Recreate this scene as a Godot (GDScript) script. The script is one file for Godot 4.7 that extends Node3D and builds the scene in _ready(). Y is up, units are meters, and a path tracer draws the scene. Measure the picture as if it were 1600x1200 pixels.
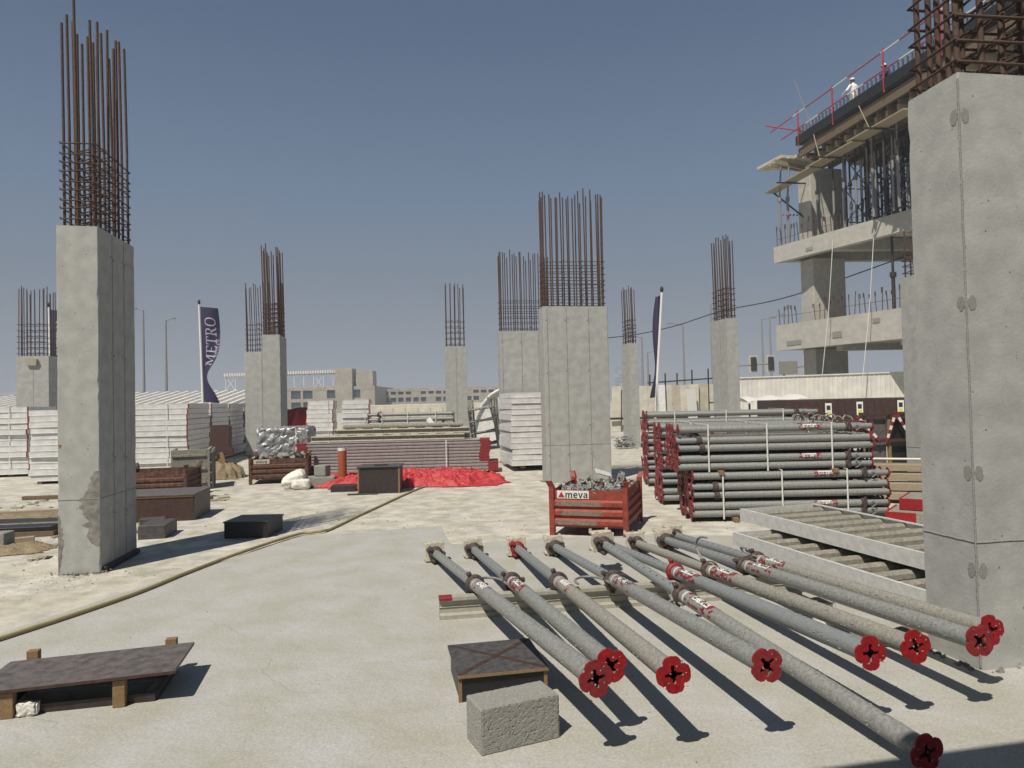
extends Node3D
# A building site: a concrete slab with column stubs, formwork stacks, steel props and an unfinished frame.

var rng := RandomNumberGenerator.new()
var used := {}
var M := {}
var T := {}

# ---------- mesh builder ----------
class MB:
	var v := PackedVector3Array()
	var n := PackedVector3Array()
	func tri(a: Vector3, b: Vector3, c: Vector3, nn: Vector3) -> void:
		if (b - a).cross(c - a).dot(nn) > 0.0:
			var s := b; b = c; c = s
		v.append(a); v.append(b); v.append(c)
		n.append(nn); n.append(nn); n.append(nn)
	func tris(a: Vector3, b: Vector3, c: Vector3, na: Vector3, nb: Vector3, nc: Vector3) -> void:
		if (b - a).cross(c - a).dot(na + nb + nc) > 0.0:
			v.append(a); v.append(c); v.append(b); n.append(na); n.append(nc); n.append(nb)
		else:
			v.append(a); v.append(b); v.append(c); n.append(na); n.append(nb); n.append(nc)
	func quad(a: Vector3, b: Vector3, c: Vector3, d: Vector3, out: Vector3) -> void:
		var nn := (b - a).cross(d - a)
		if nn.length_squared() < 1e-16:
			nn = (c - b).cross(d - b)
		nn = nn.normalized()
		if nn.dot(out) < 0.0: nn = -nn
		tri(a, b, c, nn); tri(a, c, d, nn)
	func hexa(p: Array) -> void:  # p[0..3] bottom ring, p[4..7] top ring
		var c := Vector3.ZERO
		for q in p: c += q
		c /= 8.0
		for f in [[0, 1, 2, 3], [4, 5, 6, 7], [0, 1, 5, 4], [1, 2, 6, 5], [2, 3, 7, 6], [3, 0, 4, 7]]:
			var m: Vector3 = (p[f[0]] + p[f[1]] + p[f[2]] + p[f[3]]) / 4.0
			quad(p[f[0]], p[f[1]], p[f[2]], p[f[3]], m - c)
	func box(c: Vector3, s: Vector3, b := Basis.IDENTITY, ch := 0.0) -> void:
		var h := s / 2.0
		if ch <= 0.0:
			var p := []
			for y in [-1, 1]:
				for q in [[-1, -1], [1, -1], [1, 1], [-1, 1]]:
					p.append(c + b * Vector3(q[0] * h.x, y * h.y, q[1] * h.z))
			hexa(p)
			return
		var ax := [Vector3(1, 0, 0), Vector3(0, 1, 0), Vector3(0, 0, 1)]
		for i in 3:  # faces
			for s1 in [-1.0, 1.0]:
				var j := (i + 1) % 3
				var k := (i + 2) % 3
				var o: Vector3 = ax[i] * (h[i] * s1)
				var u: Vector3 = ax[j] * (h[j] - ch)
				var w: Vector3 = ax[k] * (h[k] - ch)
				quad(c + b * (o - u - w), c + b * (o + u - w), c + b * (o + u + w), c + b * (o - u + w), b * o)
				for s2 in [-1.0, 1.0]:  # the edge between face i and face j
					var e1: Vector3 = ax[i] * (h[i] * s1) + ax[j] * ((h[j] - ch) * s2)
					var e2: Vector3 = ax[i] * ((h[i] - ch) * s1) + ax[j] * (h[j] * s2)
					quad(c + b * (e1 - w), c + b * (e1 + w), c + b * (e2 + w), c + b * (e2 - w), b * (e1 + e2))
		for sx in [-1.0, 1.0]:
			for sy in [-1.0, 1.0]:
				for sz in [-1.0, 1.0]:
					var q := Vector3(h.x * sx, h.y * sy, h.z * sz)
					var a := q - Vector3(0, ch * sy, ch * sz)
					var d := q - Vector3(ch * sx, 0, ch * sz)
					var e := q - Vector3(ch * sx, ch * sy, 0)
					tri(c + b * a, c + b * d, c + b * e, (b * Vector3(sx, sy, sz)).normalized())
	func frame(d: Vector3) -> Array:
		var up := Vector3.UP if absf(d.y) < 0.95 else Vector3.RIGHT
		var x := d.cross(up).normalized()
		return [x, x.cross(d).normalized()]
	func cyl(a: Vector3, b: Vector3, r0: float, r1: float, k := 12, cap0 := true, cap1 := true) -> void:
		var d := (b - a).normalized()
		var f := frame(d)
		for i in k:
			var t0 := TAU * i / k
			var t1 := TAU * (i + 1) / k
			var n0: Vector3 = f[0] * cos(t0) + f[1] * sin(t0)
			var n1: Vector3 = f[0] * cos(t1) + f[1] * sin(t1)
			tris(a + n0 * r0, a + n1 * r0, b + n1 * r1, n0, n1, n1)
			tris(a + n0 * r0, b + n1 * r1, b + n0 * r1, n0, n1, n0)
			if cap0: tri(a, a + n0 * r0, a + n1 * r0, -d)
			if cap1: tri(b, b + n0 * r1, b + n1 * r1, d)
	func tube(p: Array, r: float, k := 8) -> void:
		var rings := []
		var nor := []
		var x := Vector3.ZERO
		for i in p.size():
			var d: Vector3 = (p[mini(i + 1, p.size() - 1)] - p[maxi(i - 1, 0)]).normalized()
			if i == 0: x = frame(d)[0]
			else: x = (x - d * x.dot(d)).normalized()
			var y := x.cross(d)
			var ring := []
			var nn := []
			for j in k:
				var t := TAU * j / k
				var q := x * cos(t) + y * sin(t)
				ring.append(p[i] + q * r)
				nn.append(q)
			rings.append(ring); nor.append(nn)
		for i in p.size() - 1:
			for j in k:
				var j1 := (j + 1) % k
				tris(rings[i][j], rings[i][j1], rings[i + 1][j1], nor[i][j], nor[i][j1], nor[i + 1][j1])
				tris(rings[i][j], rings[i + 1][j1], rings[i + 1][j], nor[i][j], nor[i + 1][j1], nor[i + 1][j])
		for e in [0, p.size() - 1]:
			var dd: Vector3 = (p[1] - p[0]) * -1.0 if e == 0 else p[e] - p[e - 1]
			for j in k:
				tri(p[e], rings[e][j], rings[e][(j + 1) % k], dd.normalized())
	func lathe(o: Vector3, d: Vector3, prof: Array, k := 16) -> void:  # prof: [radius, distance along d]
		var f := frame(d)
		for i in prof.size() - 1:
			var a: Array = prof[i]
			var b: Array = prof[i + 1]
			var sl := Vector2(b[1] - a[1], a[0] - b[0]).normalized()
			for j in k:
				var t0 := TAU * j / k
				var t1 := TAU * (j + 1) / k
				var q0: Vector3 = f[0] * cos(t0) + f[1] * sin(t0)
				var q1: Vector3 = f[0] * cos(t1) + f[1] * sin(t1)
				var n0 := (q0 * sl.x + d * sl.y).normalized()
				var n1 := (q1 * sl.x + d * sl.y).normalized()
				tris(o + q0 * a[0] + d * a[1], o + q1 * a[0] + d * a[1], o + q1 * b[0] + d * b[1], n0, n1, n1)
				tris(o + q0 * a[0] + d * a[1], o + q1 * b[0] + d * b[1], o + q0 * b[0] + d * b[1], n0, n1, n0)
	func prism(poly: PackedVector2Array, o: Vector3, x: Vector3, y: Vector3, depth: float) -> void:
		var z := x.cross(y).normalized()
		if depth < 0.0:
			o += z * depth
			depth = -depth
		var id := Geometry2D.triangulate_polygon(poly)
		for i in range(0, id.size(), 3):
			var q := []
			for j in 3:
				var w := poly[id[i + j]]
				q.append(o + x * w.x + y * w.y)
			tri(q[0], q[1], q[2], -z)
			tri(q[0] + z * depth, q[1] + z * depth, q[2] + z * depth, z)
		var cw := Geometry2D.is_polygon_clockwise(poly)
		for i in poly.size():
			var a := poly[i]
			var b := poly[(i + 1) % poly.size()]
			var e := Vector2(b.y - a.y, a.x - b.x) * (-1.0 if cw else 1.0)
			var A := o + x * a.x + y * a.y
			var B := o + x * b.x + y * b.y
			quad(A, B, B + z * depth, A + z * depth, x * e.x + y * e.y)
	func ball(c: Vector3, r: Vector3, k := 10) -> void:
		for i in k:
			for j in k:
				var P := []
				var N := []
				for q in [[i, j], [i + 1, j], [i + 1, j + 1], [i, j + 1]]:
					var t: float = PI * q[0] / k
					var u: float = TAU * q[1] / k
					var s := Vector3(sin(t) * cos(u), cos(t), sin(t) * sin(u))
					P.append(c + s * r); N.append((s / r).normalized())
				if i > 0: tris(P[0], P[1], P[3], N[0], N[1], N[3])
				if i < k - 1: tris(P[1], P[2], P[3], N[1], N[2], N[3])
	func sheet(g: Array) -> void:  # g[i][j] grid of points, smooth
		var a := g.size()
		var b: int = g[0].size()
		var nn := []
		for i in a:
			var row := []
			for j in b:
				var du: Vector3 = g[mini(i + 1, a - 1)][j] - g[maxi(i - 1, 0)][j]
				var dv: Vector3 = g[i][mini(j + 1, b - 1)] - g[i][maxi(j - 1, 0)]
				row.append(du.cross(dv).normalized())
			nn.append(row)
		for i in a - 1:
			for j in b - 1:
				tris(g[i][j], g[i + 1][j], g[i + 1][j + 1], nn[i][j], nn[i + 1][j], nn[i + 1][j + 1])
				tris(g[i][j], g[i + 1][j + 1], g[i][j + 1], nn[i][j], nn[i + 1][j + 1], nn[i][j + 1])
	func done() -> ArrayMesh:
		var arr := []
		arr.resize(Mesh.ARRAY_MAX)
		arr[Mesh.ARRAY_VERTEX] = v
		arr[Mesh.ARRAY_NORMAL] = n
		var m := ArrayMesh.new()
		m.add_surface_from_arrays(Mesh.PRIMITIVE_TRIANGLES, arr)
		return m

# ---------- scene helpers ----------
func numbered(called: String) -> String:
	used[called] = used.get(called, -1) + 1
	return called if used[called] == 0 else "%s_%03d" % [called, used[called]]

func thing(called: String, label: String, category: String, at := Vector3.ZERO, yaw := 0.0, group := "") -> Node3D:
	var o := Node3D.new()
	o.name = numbered(called)
	add_child(o)
	o.position = at
	o.rotation_degrees.y = yaw
	o.set_meta("label", label)
	o.set_meta("category", category)
	if group: o.set_meta("group", group)
	return o

func part(parent: Node3D, called: String, m: Mesh, mt: Material) -> MeshInstance3D:
	var o := MeshInstance3D.new()
	o.name = called
	o.mesh = m
	o.material_override = mt
	parent.add_child(o, true)
	return o

func solo(called: String, label: String, category: String, m: Mesh, mt: Material, group := "") -> MeshInstance3D:
	var o := MeshInstance3D.new()
	o.name = numbered(called)
	o.mesh = m
	o.material_override = mt
	add_child(o)
	o.set_meta("label", label)
	o.set_meta("category", category)
	if group: o.set_meta("group", group)
	return o

func setting(called: String, m: Mesh, mt: Material) -> MeshInstance3D:
	var o := MeshInstance3D.new()
	o.name = called
	o.mesh = m
	o.material_override = mt
	add_child(o)
	o.set_meta("kind", "structure")
	return o

func copy(o: Node3D, at: Vector3, yaw: float, label := "") -> Node3D:
	var base := String(o.name)
	var c: Node3D = o.duplicate()
	c.name = numbered(base)
	add_child(c)
	c.position = at
	c.rotation_degrees.y = yaw
	if label: c.set_meta("label", label)
	return c

func along(a: Vector3, b: Vector3, up := Vector3.UP) -> Basis:  # x axis from a to b
	var x := (b - a).normalized()
	var z := x.cross(up).normalized()
	return Basis(x, z.cross(x), z)

func one(f: Callable) -> ArrayMesh:
	var m := MB.new()
	f.call(m)
	return m.done()

func bx(c: Vector3, s: Vector3, ch := 0.0, b := Basis.IDENTITY) -> ArrayMesh:
	var m := MB.new()
	m.box(c, s, b, ch)
	return m.done()

# ---------- materials ----------
func noise(freq: float, oct: int, lo: float, hi: float, warp := 0.0, kind := FastNoiseLite.TYPE_SIMPLEX_SMOOTH, size := 512, sd := 1, mid := 0.5) -> NoiseTexture2D:
	var f := FastNoiseLite.new()
	f.noise_type = kind
	f.frequency = freq
	f.fractal_octaves = oct
	f.seed = sd
	if warp > 0.0:
		f.domain_warp_enabled = true
		f.domain_warp_amplitude = warp
		f.domain_warp_frequency = freq * 0.7
	var g := Gradient.new()
	g.offsets = PackedFloat32Array([0.0, mid, 1.0])
	g.colors = PackedColorArray([Color(lo, lo, lo), Color((lo + hi) / 2, (lo + hi) / 2, (lo + hi) / 2), Color(hi, hi, hi)])
	var t := NoiseTexture2D.new()
	t.noise = f
	t.width = size
	t.height = size
	t.seamless = true
	t.color_ramp = g
	return t

func relief(freq: float, oct: int, strength: float, size := 512, sd := 3) -> NoiseTexture2D:
	var f := FastNoiseLite.new()
	f.frequency = freq
	f.fractal_octaves = oct
	f.seed = sd
	var t := NoiseTexture2D.new()
	t.noise = f
	t.width = size
	t.height = size
	t.seamless = true
	t.as_normal_map = true
	t.bump_strength = strength
	return t

func mat(r: float, g: float, b: float, rough: float, tex := "", sc := 1.0, det := "", dsc := 4.0, nm := "", nsc := 0.0, metal := 0.0) -> StandardMaterial3D:
	var m := StandardMaterial3D.new()
	m.albedo_color = Color(r, g, b).linear_to_srgb()
	m.roughness = rough
	m.metallic = metal
	m.uv1_triplanar = true
	m.uv1_world_triplanar = true
	m.uv1_scale = Vector3.ONE * sc
	if tex: m.albedo_texture = T[tex]
	if det:
		m.detail_enabled = true
		m.detail_albedo = T[det]
		m.detail_blend_mode = BaseMaterial3D.BLEND_MODE_MUL
		m.detail_uv_layer = BaseMaterial3D.DETAIL_UV_2
		m.uv2_triplanar = true
		m.uv2_world_triplanar = true
		m.uv2_scale = Vector3.ONE * dsc
	if nm:
		m.normal_enabled = true
		m.normal_texture = T[nm]
		m.normal_scale = nsc
	return m

func materials() -> void:
	T.blotch = noise(0.006, 5, 0.86, 1.0, 40.0, FastNoiseLite.TYPE_SIMPLEX_SMOOTH, 1024, 1)
	T.swirl = noise(0.004, 6, 0.86, 1.0, 160.0, FastNoiseLite.TYPE_SIMPLEX_SMOOTH, 1024, 7)
	T.dust = noise(0.012, 6, 0.76, 1.0, 60.0, FastNoiseLite.TYPE_SIMPLEX_SMOOTH, 1024, 11)
	T.fine = noise(0.06, 4, 0.84, 1.0, 0.0, FastNoiseLite.TYPE_SIMPLEX_SMOOTH, 512, 21)
	T.speck = noise(0.09, 3, 0.62, 1.0, 0.0, FastNoiseLite.TYPE_SIMPLEX_SMOOTH, 512, 5, 0.28)
	T.grime = noise(0.02, 5, 0.62, 1.0, 50.0, FastNoiseLite.TYPE_SIMPLEX_SMOOTH, 512, 31, 0.4)
	T.rust = noise(0.02, 5, 0.35, 1.0, 30.0, FastNoiseLite.TYPE_SIMPLEX_SMOOTH, 512, 41)
	# hairlines of cast concrete, and dark spots painted as the shade inside blowholes
	var pi := Image.create(1024, 1024, false, Image.FORMAT_RGB8)
	pi.fill(Color(1, 1, 1))
	rng.seed = 8
	var spot := func(cx: float, cy: float, r: float, dark: float) -> void:
		var k := int(ceil(r))
		for dy in range(-k, k + 1):
			for dx in range(-k, k + 1):
				if dx * dx + dy * dy <= r * r: pi.set_pixel(posmod(int(cx) + dx, 1024), posmod(int(cy) + dy, 1024), Color(dark, dark, dark))
	for i in 90:
		var cx := rng.randf() * 1024
		var cy := rng.randf() * 1024
		if rng.randf() < 0.35:
			for j in rng.randi_range(2, 6): spot.call(cx + rng.randfn(0, 30), cy + rng.randfn(0, 30), rng.randf_range(0.8, 2.2), rng.randf_range(0.5, 0.75))
		else:
			spot.call(cx, cy, rng.randf_range(0.8, 3.4), rng.randf_range(0.45, 0.75))
	for i in 9:
		var p := Vector2(rng.randf(), rng.randf()) * 1024
		var an := rng.randf() * TAU
		for j in rng.randi_range(40, 140):
			an += rng.randf_range(-0.25, 0.25)
			p += Vector2(cos(an), sin(an))
			spot.call(p.x, p.y, 0.6, 0.8)
	T.pore_shade_hairlines = ImageTexture.create_from_image(pi)
	# trowel strokes, dried slurry, scuffs and hairline cracks of the floor
	var fl := Image.create(2048, 2048, false, Image.FORMAT_RGB8)
	var fn := FastNoiseLite.new()
	fn.frequency = 0.004
	fn.fractal_octaves = 5
	fn.domain_warp_enabled = true
	fn.domain_warp_amplitude = 70.0
	fn.domain_warp_frequency = 0.004
	for y in 2048:
		for x in 2048:
			var n := fn.get_noise_2d(x, y)
			var v := 0.93 + 0.055 * n
			fl.set_pixel(x, y, Color(v, v, v * (0.99 + 0.05 * n)))
	var stroke := func(p: Vector2, an: float, bend: float, len: int, wid: float, add: float) -> void:
		for j in len:
			an += bend
			p += Vector2(cos(an), sin(an)) * 1.5
			var f := add * sin(PI * j / len)
			for w in range(-int(wid), int(wid) + 1):
				var qx := posmod(int(p.x - sin(an) * w), 2048)
				var qy := posmod(int(p.y + cos(an) * w), 2048)
				var c := fl.get_pixel(qx, qy)
				fl.set_pixel(qx, qy, Color(clampf(c.r + f, 0, 1), clampf(c.g + f, 0, 1), clampf(c.b + f, 0, 1)))
	for i in 420: stroke.call(Vector2(rng.randf(), rng.randf()) * 2048, rng.randf() * TAU, rng.randf_range(-0.02, 0.02), rng.randi_range(40, 220), rng.randf_range(0, 2.4), rng.randf_range(-0.05, 0.05))
	for i in 60: stroke.call(Vector2(rng.randf(), rng.randf()) * 2048, rng.randf() * TAU, rng.randf_range(-0.006, 0.006), rng.randi_range(60, 300), rng.randf_range(4, 14), rng.randf_range(-0.028, 0.025))
	for i in 7:
		var p := Vector2(rng.randf(), rng.randf()) * 2048
		var an := rng.randf() * TAU
		for j in rng.randi_range(150, 500):
			an += rng.randf_range(-0.3, 0.3) * 0.6
			p += Vector2(cos(an), sin(an))
			fl.set_pixel(posmod(int(p.x), 2048), posmod(int(p.y), 2048), Color(0.62, 0.61, 0.58))
	for i in 130:
		var c := Vector2(rng.randf(), rng.randf()) * 2048
		var v := rng.randf_range(0.62, 0.8) if rng.randf() < 0.5 else 1.0
		for j in rng.randi_range(4, 40):
			var q := c + Vector2(rng.randfn(0, 5), rng.randfn(0, 5))
			fl.set_pixel(posmod(int(q.x), 2048), posmod(int(q.y), 2048), Color(v, v, v))
	T.floor = ImageTexture.create_from_image(fl)
	T.rough = relief(0.09, 4, 3.0)
	T.pits = relief(0.13, 3, 8.0, 512, 9)
	M.slab = mat(0.50, 0.495, 0.465, 0.82, "floor", 0.24, "fine", 1.7, "rough", 0.14)
	M.dusty = mat(0.67, 0.64, 0.565, 0.95, "floor", 0.13, "dust", 0.21, "rough", 0.28)
	M.conc = mat(0.395, 0.40, 0.382, 0.9, "blotch", 0.8, "pore_shade_hairlines", 0.55, "rough", 0.14)
	M.conc_light = mat(0.46, 0.45, 0.41, 0.9, "blotch", 0.4, "pore_shade_hairlines", 0.3, "rough", 0.1)
	M.conc_far = mat(0.56, 0.51, 0.43, 0.95, "blotch", 0.05, "grime", 0.3)
	M.grout = mat(0.33, 0.325, 0.305, 0.95, "speck", 1.5, "", 1.0, "pits", 0.4)
	M.mortar = mat(0.35, 0.34, 0.30, 0.95, "grime", 1.0, "fine", 4.0, "pits", 0.25)
	M.hole = mat(0.05, 0.05, 0.048, 0.95)  # near-black colour standing in for shade inside tie holes and bolt slots
	M.block = mat(0.37, 0.365, 0.335, 0.95, "speck", 3.2, "pore_shade_hairlines", 5.0, "pits", 0.9)
	M.rebar = mat(0.105, 0.06, 0.044, 0.85, "grime", 2.0)
	M.galv = mat(0.42, 0.43, 0.41, 0.5, "grime", 4.0, "fine", 5.0, "rough", 0.06, 0.15)
	M.galv_dirty = mat(0.47, 0.455, 0.40, 0.8, "grime", 4.5, "speck", 3.0, "rough", 0.12, 0.0)
	M.galv_blue = mat(0.31, 0.33, 0.335, 0.5, "blotch", 4.0, "fine", 5.0, "rough", 0.06, 0.15)
	M.beam_metal = mat(0.44, 0.425, 0.36, 0.7, "blotch", 2.5, "fine", 4.0, "rough", 0.08)
	M.cast = mat(0.20, 0.135, 0.12, 0.75, "rust", 3.0, "speck", 4.0, "rough", 0.3)
	M.cream = mat(0.66, 0.62, 0.50, 0.7, "grime", 3.0)
	M.red = mat(0.42, 0.012, 0.016, 0.5, "blotch", 3.0, "grime", 4.0)
	M.red_worn = mat(0.40, 0.03, 0.035, 0.6, "grime", 2.5, "speck", 4.0)
	M.crate_red = mat(0.46, 0.075, 0.045, 0.6, "grime", 0.9, "speck", 1.7)
	M.crate_bare = mat(0.24, 0.20, 0.155, 0.75, "grime", 1.8)
	M.crate_rust = mat(0.30, 0.135, 0.085, 0.8, "rust", 1.2, "speck", 2.0)
	M.white = mat(0.84, 0.84, 0.83, 0.6, "blotch", 0.8, "fine", 2.0, "rough", 0.15)
	M.alu = mat(0.76, 0.76, 0.74, 0.5, "blotch", 2.2, "fine", 3.0, "rough", 0.1, 0.1)
	M.alu_pink = mat(0.52, 0.475, 0.465, 0.5, "blotch", 1.2, "fine", 2.0, "", 0.0, 0.1)
	M.alu_crust = mat(0.50, 0.475, 0.40, 0.95, "grime", 2.0, "speck", 4.0, "pits", 0.5)
	M.ply = mat(0.062, 0.042, 0.038, 0.55, "grime", 1.5, "speck", 1.5)
	M.ply_black = mat(0.022, 0.021, 0.022, 0.45, "grime", 2.0, "speck", 2.0)
	M.ply_grey = mat(0.125, 0.12, 0.12, 0.6, "grime", 1.6, "speck", 2.0)
	M.ply_brown = mat(0.105, 0.05, 0.038, 0.6, "grime", 1.5, "speck", 1.8)
	M.ply_face = mat(0.20, 0.175, 0.17, 0.6, "grime", 1.1, "speck", 1.6)
	M.timber = mat(0.33, 0.21, 0.105, 0.85, "blotch", 3.0, "speck", 2.0)
	M.timber.uv1_scale = Vector3(1.0, 7.0, 5.0)
	M.timber_grey = mat(0.46, 0.385, 0.27, 0.9, "blotch", 3.0, "speck", 2.0)
	M.timber_dark = mat(0.21, 0.155, 0.095, 0.9, "blotch", 2.0, "speck", 2.0)
	M.hose = mat(0.33, 0.27, 0.13, 0.6, "blotch", 1.0)
	M.tarp = mat(0.56, 0.035, 0.042, 0.6, "blotch", 1.5, "fine", 4.0)
	M.orange = mat(0.37, 0.10, 0.03, 0.5, "blotch", 2.0)
	M.film = mat(0.50, 0.51, 0.52, 0.2, "grime", 2.6, "", 1.0, "rough", 1.0, 0.45)
	M.strap = mat(0.62, 0.61, 0.58, 0.6)
	M.sack = mat(0.74, 0.72, 0.66, 0.8, "blotch", 2.0)
	M.flag = mat(0.012, 0.009, 0.05, 0.7)
	M.flag_ink = mat(0.36, 0.35, 0.42, 0.7)
	M.pole_white = mat(0.66, 0.66, 0.66, 0.5)
	M.pole_grey = mat(0.20, 0.20, 0.205, 0.6)
	M.beige = mat(0.72, 0.685, 0.59, 0.8, "blotch", 0.3, "fine", 1.0)
	M.beige2 = mat(0.58, 0.53, 0.43, 0.8, "blotch", 0.3, "fine", 1.0)
	M.hoard = mat(0.70, 0.69, 0.65, 0.7, "blotch", 0.2)
	M.container = mat(0.062, 0.030, 0.026, 0.7, "grime", 0.8)
	M.paper = mat(0.70, 0.70, 0.68, 0.8)
	M.ink = mat(0.02, 0.02, 0.02, 0.7)
	M.yellow = mat(0.60, 0.55, 0.05, 0.7)
	M.red_paint = mat(0.34, 0.018, 0.022, 0.5)
	M.burlap = mat(0.29, 0.215, 0.12, 0.95, "blotch", 2.0, "speck", 2.0)
	M.glass_dark = mat(0.045, 0.06, 0.075, 0.25)
	M.far_grey = mat(0.36, 0.355, 0.34, 0.7)
	M.membrane = mat(0.008, 0.008, 0.009, 0.6)
	M.steel_dark = mat(0.055, 0.042, 0.038, 0.7, "rust", 1.5)
	M.skin = mat(0.20, 0.11, 0.07, 0.6)
	M.cloth_white = mat(0.70, 0.70, 0.68, 0.9)
	M.cloth_blue = mat(0.035, 0.05, 0.16, 0.9)
	M.sand = mat(0.42, 0.33, 0.21, 0.95, "dust", 0.6, "speck", 3.0, "pits", 0.6)
	M.sign_white = mat(0.72, 0.71, 0.69, 0.6, "blotch", 3.0)
	M.tin = mat(0.76, 0.745, 0.69, 0.6, "blotch", 0.3)

# ---------- lettering ----------
func letters(s: String, height: float, serif := false) -> Array:  # vertices, normals and width of a flat text
	var t := TextMesh.new()
	var f := SystemFont.new()
	f.font_names = PackedStringArray(["Droid Serif" if serif else "Droid Sans"])
	f.font_weight = 400 if serif else 700
	t.font = f
	t.text = s
	t.font_size = 48
	t.pixel_size = height / 36.0
	t.depth = height * 0.02
	t.curve_step = 1.5
	return t.get_mesh_arrays()

func text_mesh(s: String, height: float, serif: bool, place: Callable) -> ArrayMesh:
	var a := letters(s, height, serif)
	var v: PackedVector3Array = a[Mesh.ARRAY_VERTEX]
	var id: PackedInt32Array = a[Mesh.ARRAY_INDEX]
	var m := MB.new()
	for i in range(0, id.size(), 3):
		var p := v[id[i]]
		var q := v[id[i + 1]]
		var r := v[id[i + 2]]
		if absf((q - p).cross(r - p).normalized().z) < 0.5 or p.z + q.z + r.z < 0.0: continue
		var A: Vector3 = place.call(p)
		var B: Vector3 = place.call(q)
		var C: Vector3 = place.call(r)
		var n := (C - A).cross(B - A)
		if n.length() < 1e-12: continue
		m.tri(A, B, C, n.normalized())
	return m.done()

# ---------- concrete columns ----------
const YAW := 9.0
func e1() -> Vector3: return Vector3(cos(deg_to_rad(YAW)), 0, -sin(deg_to_rad(YAW)))
func e2() -> Vector3: return Vector3(-sin(deg_to_rad(YAW)), 0, -cos(deg_to_rad(YAW)))

func column(label: String, corner: Vector3, right_corner: bool, w: float, d: float, jf: Array, js: Array, bar_r: float, bars_w: int, bars_d: int, top: float, lean: float, seed_: int, ties := 7, tie_top := 4.05, detail := true) -> Node3D:
	rng.seed = seed_
	var H := 3.24
	var at := corner + e1() * (-w / 2 if right_corner else w / 2) + e2() * (d / 2)
	var t := thing("concrete_column", label, "column", at, YAW, "cast concrete columns standing on the slab")
	# shaft with uneven chipped arrises
	var nz := FastNoiseLite.new()
	nz.seed = seed_
	nz.frequency = 2.2
	nz.fractal_octaves = 4
	var m := MB.new()
	var lv := 40 if detail else 8
	var rings := []
	for i in lv + 1:
		var y := H * i / lv
		var ring := []
		for k in 4:
			var sx := [1, 1, -1, -1][k] as int
			var sz := [1, -1, -1, 1][k] as int
			var ch := 0.003 + 0.03 * maxf(0.0, nz.get_noise_2d(y * 3.0, k * 17.0) - 0.12) + (0.004 * rng.randf() if detail else 0.0)
			var yy := y
			if i == lv: yy += 0.012 * nz.get_noise_2d(k * 5.0, 3.0)
			var p1 := Vector3(sx * w / 2, yy, sz * (d / 2 - ch))
			var p2 := Vector3(sx * (w / 2 - ch), yy, sz * d / 2)
			if k % 2 == 0: ring.append(p2); ring.append(p1)
			else: ring.append(p1); ring.append(p2)
		rings.append(ring)
	for i in lv:
		for k in 8:
			var k1 := (k + 1) % 8
			var a: Vector3 = rings[i][k]
			var b: Vector3 = rings[i][k1]
			var out := (a + b) / 2.0
			out.y = 0
			m.quad(a, b, rings[i + 1][k1], rings[i + 1][k], out)
	for k in range(1, 7):
		m.tri(rings[lv][0], rings[lv][k], rings[lv][k + 1], Vector3.UP)
	var shaft := part(t, "shaft", m.done(), M.conc)
	# formwork joints: fins of grout left on the faces
	var fins := []
	for f in jf: fins.append([Vector3(-w / 2 + w * f, 0, d / 2), Vector3(1, 0, 0), Vector3(0, 0, 1)])
	for f in js:
		fins.append([Vector3(w / 2, 0, d / 2 - d * f), Vector3(0, 0, 1), Vector3(1, 0, 0)])
		fins.append([Vector3(-w / 2, 0, d / 2 - d * f), Vector3(0, 0, 1), Vector3(-1, 0, 0)])
	for f in fins:
		var r := MB.new()
		for i in 24:
			var y0 := 0.02 + (H - 0.06) * i / 24.0
			var y1 := 0.02 + (H - 0.06) * (i + 1) / 24.0
			var ww := 0.006 + 0.004 * rng.randf()
			var pr := 0.0025 + 0.003 * rng.randf()
			r.hexa([f[0] + f[1] * -ww + Vector3(0, y0, 0), f[0] + f[1] * ww + Vector3(0, y0, 0), f[0] + f[1] * ww * 0.5 + f[2] * pr + Vector3(0, y0, 0), f[0] - f[1] * ww * 0.5 + f[2] * pr + Vector3(0, y0, 0),
				f[0] + f[1] * -ww + Vector3(0, y1, 0), f[0] + f[1] * ww + Vector3(0, y1, 0), f[0] + f[1] * ww * 0.5 + f[2] * pr + Vector3(0, y1, 0), f[0] - f[1] * ww * 0.5 + f[2] * pr + Vector3(0, y1, 0)])
		part(shaft, "grout_fin", r.done(), M.grout)
		if detail:
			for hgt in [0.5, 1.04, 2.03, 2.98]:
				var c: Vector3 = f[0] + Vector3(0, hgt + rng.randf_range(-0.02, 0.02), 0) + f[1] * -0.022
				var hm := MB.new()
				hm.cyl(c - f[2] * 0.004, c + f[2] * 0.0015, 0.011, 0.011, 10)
				part(shaft, "tie_hole_shade", hm.done(), M.hole)  # near-black disc painted as the shade of a hole; no recess is cut
				var ring := []
				for j in 14:
					var an := TAU * j / 13.0 * 0.86
					var rr := 0.026 + 0.007 * rng.randf()
					ring.append(c + f[1] * (0.042 + rr * cos(an)) + Vector3(0, rr * sin(an) * 1.2, 0) + f[2] * 0.001)
				var rm := MB.new()
				rm.tube(ring, 0.0028, 5)
				part(shaft, "grout_ring", rm.done(), M.grout)
	# pour line round the foot of the shaft
	var jl := MB.new()
	for q in [[Vector3(0, 0, 1), Vector3(1, 0, 0), d, w], [Vector3(1, 0, 0), Vector3(0, 0, 1), w, d], [Vector3(-1, 0, 0), Vector3(0, 0, 1), w, d]]:
		var k := 14
		var pts := []
		for i in k + 1:
			pts.append(q[0] * (q[2] / 2.0 + 0.001) + q[1] * (q[3] * (float(i) / k - 0.5)) + Vector3(0, 0.69 + 0.003 * nz.get_noise_1d(i * 9.0), 0))
		jl.tube(pts, 0.0038, 5)
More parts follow.
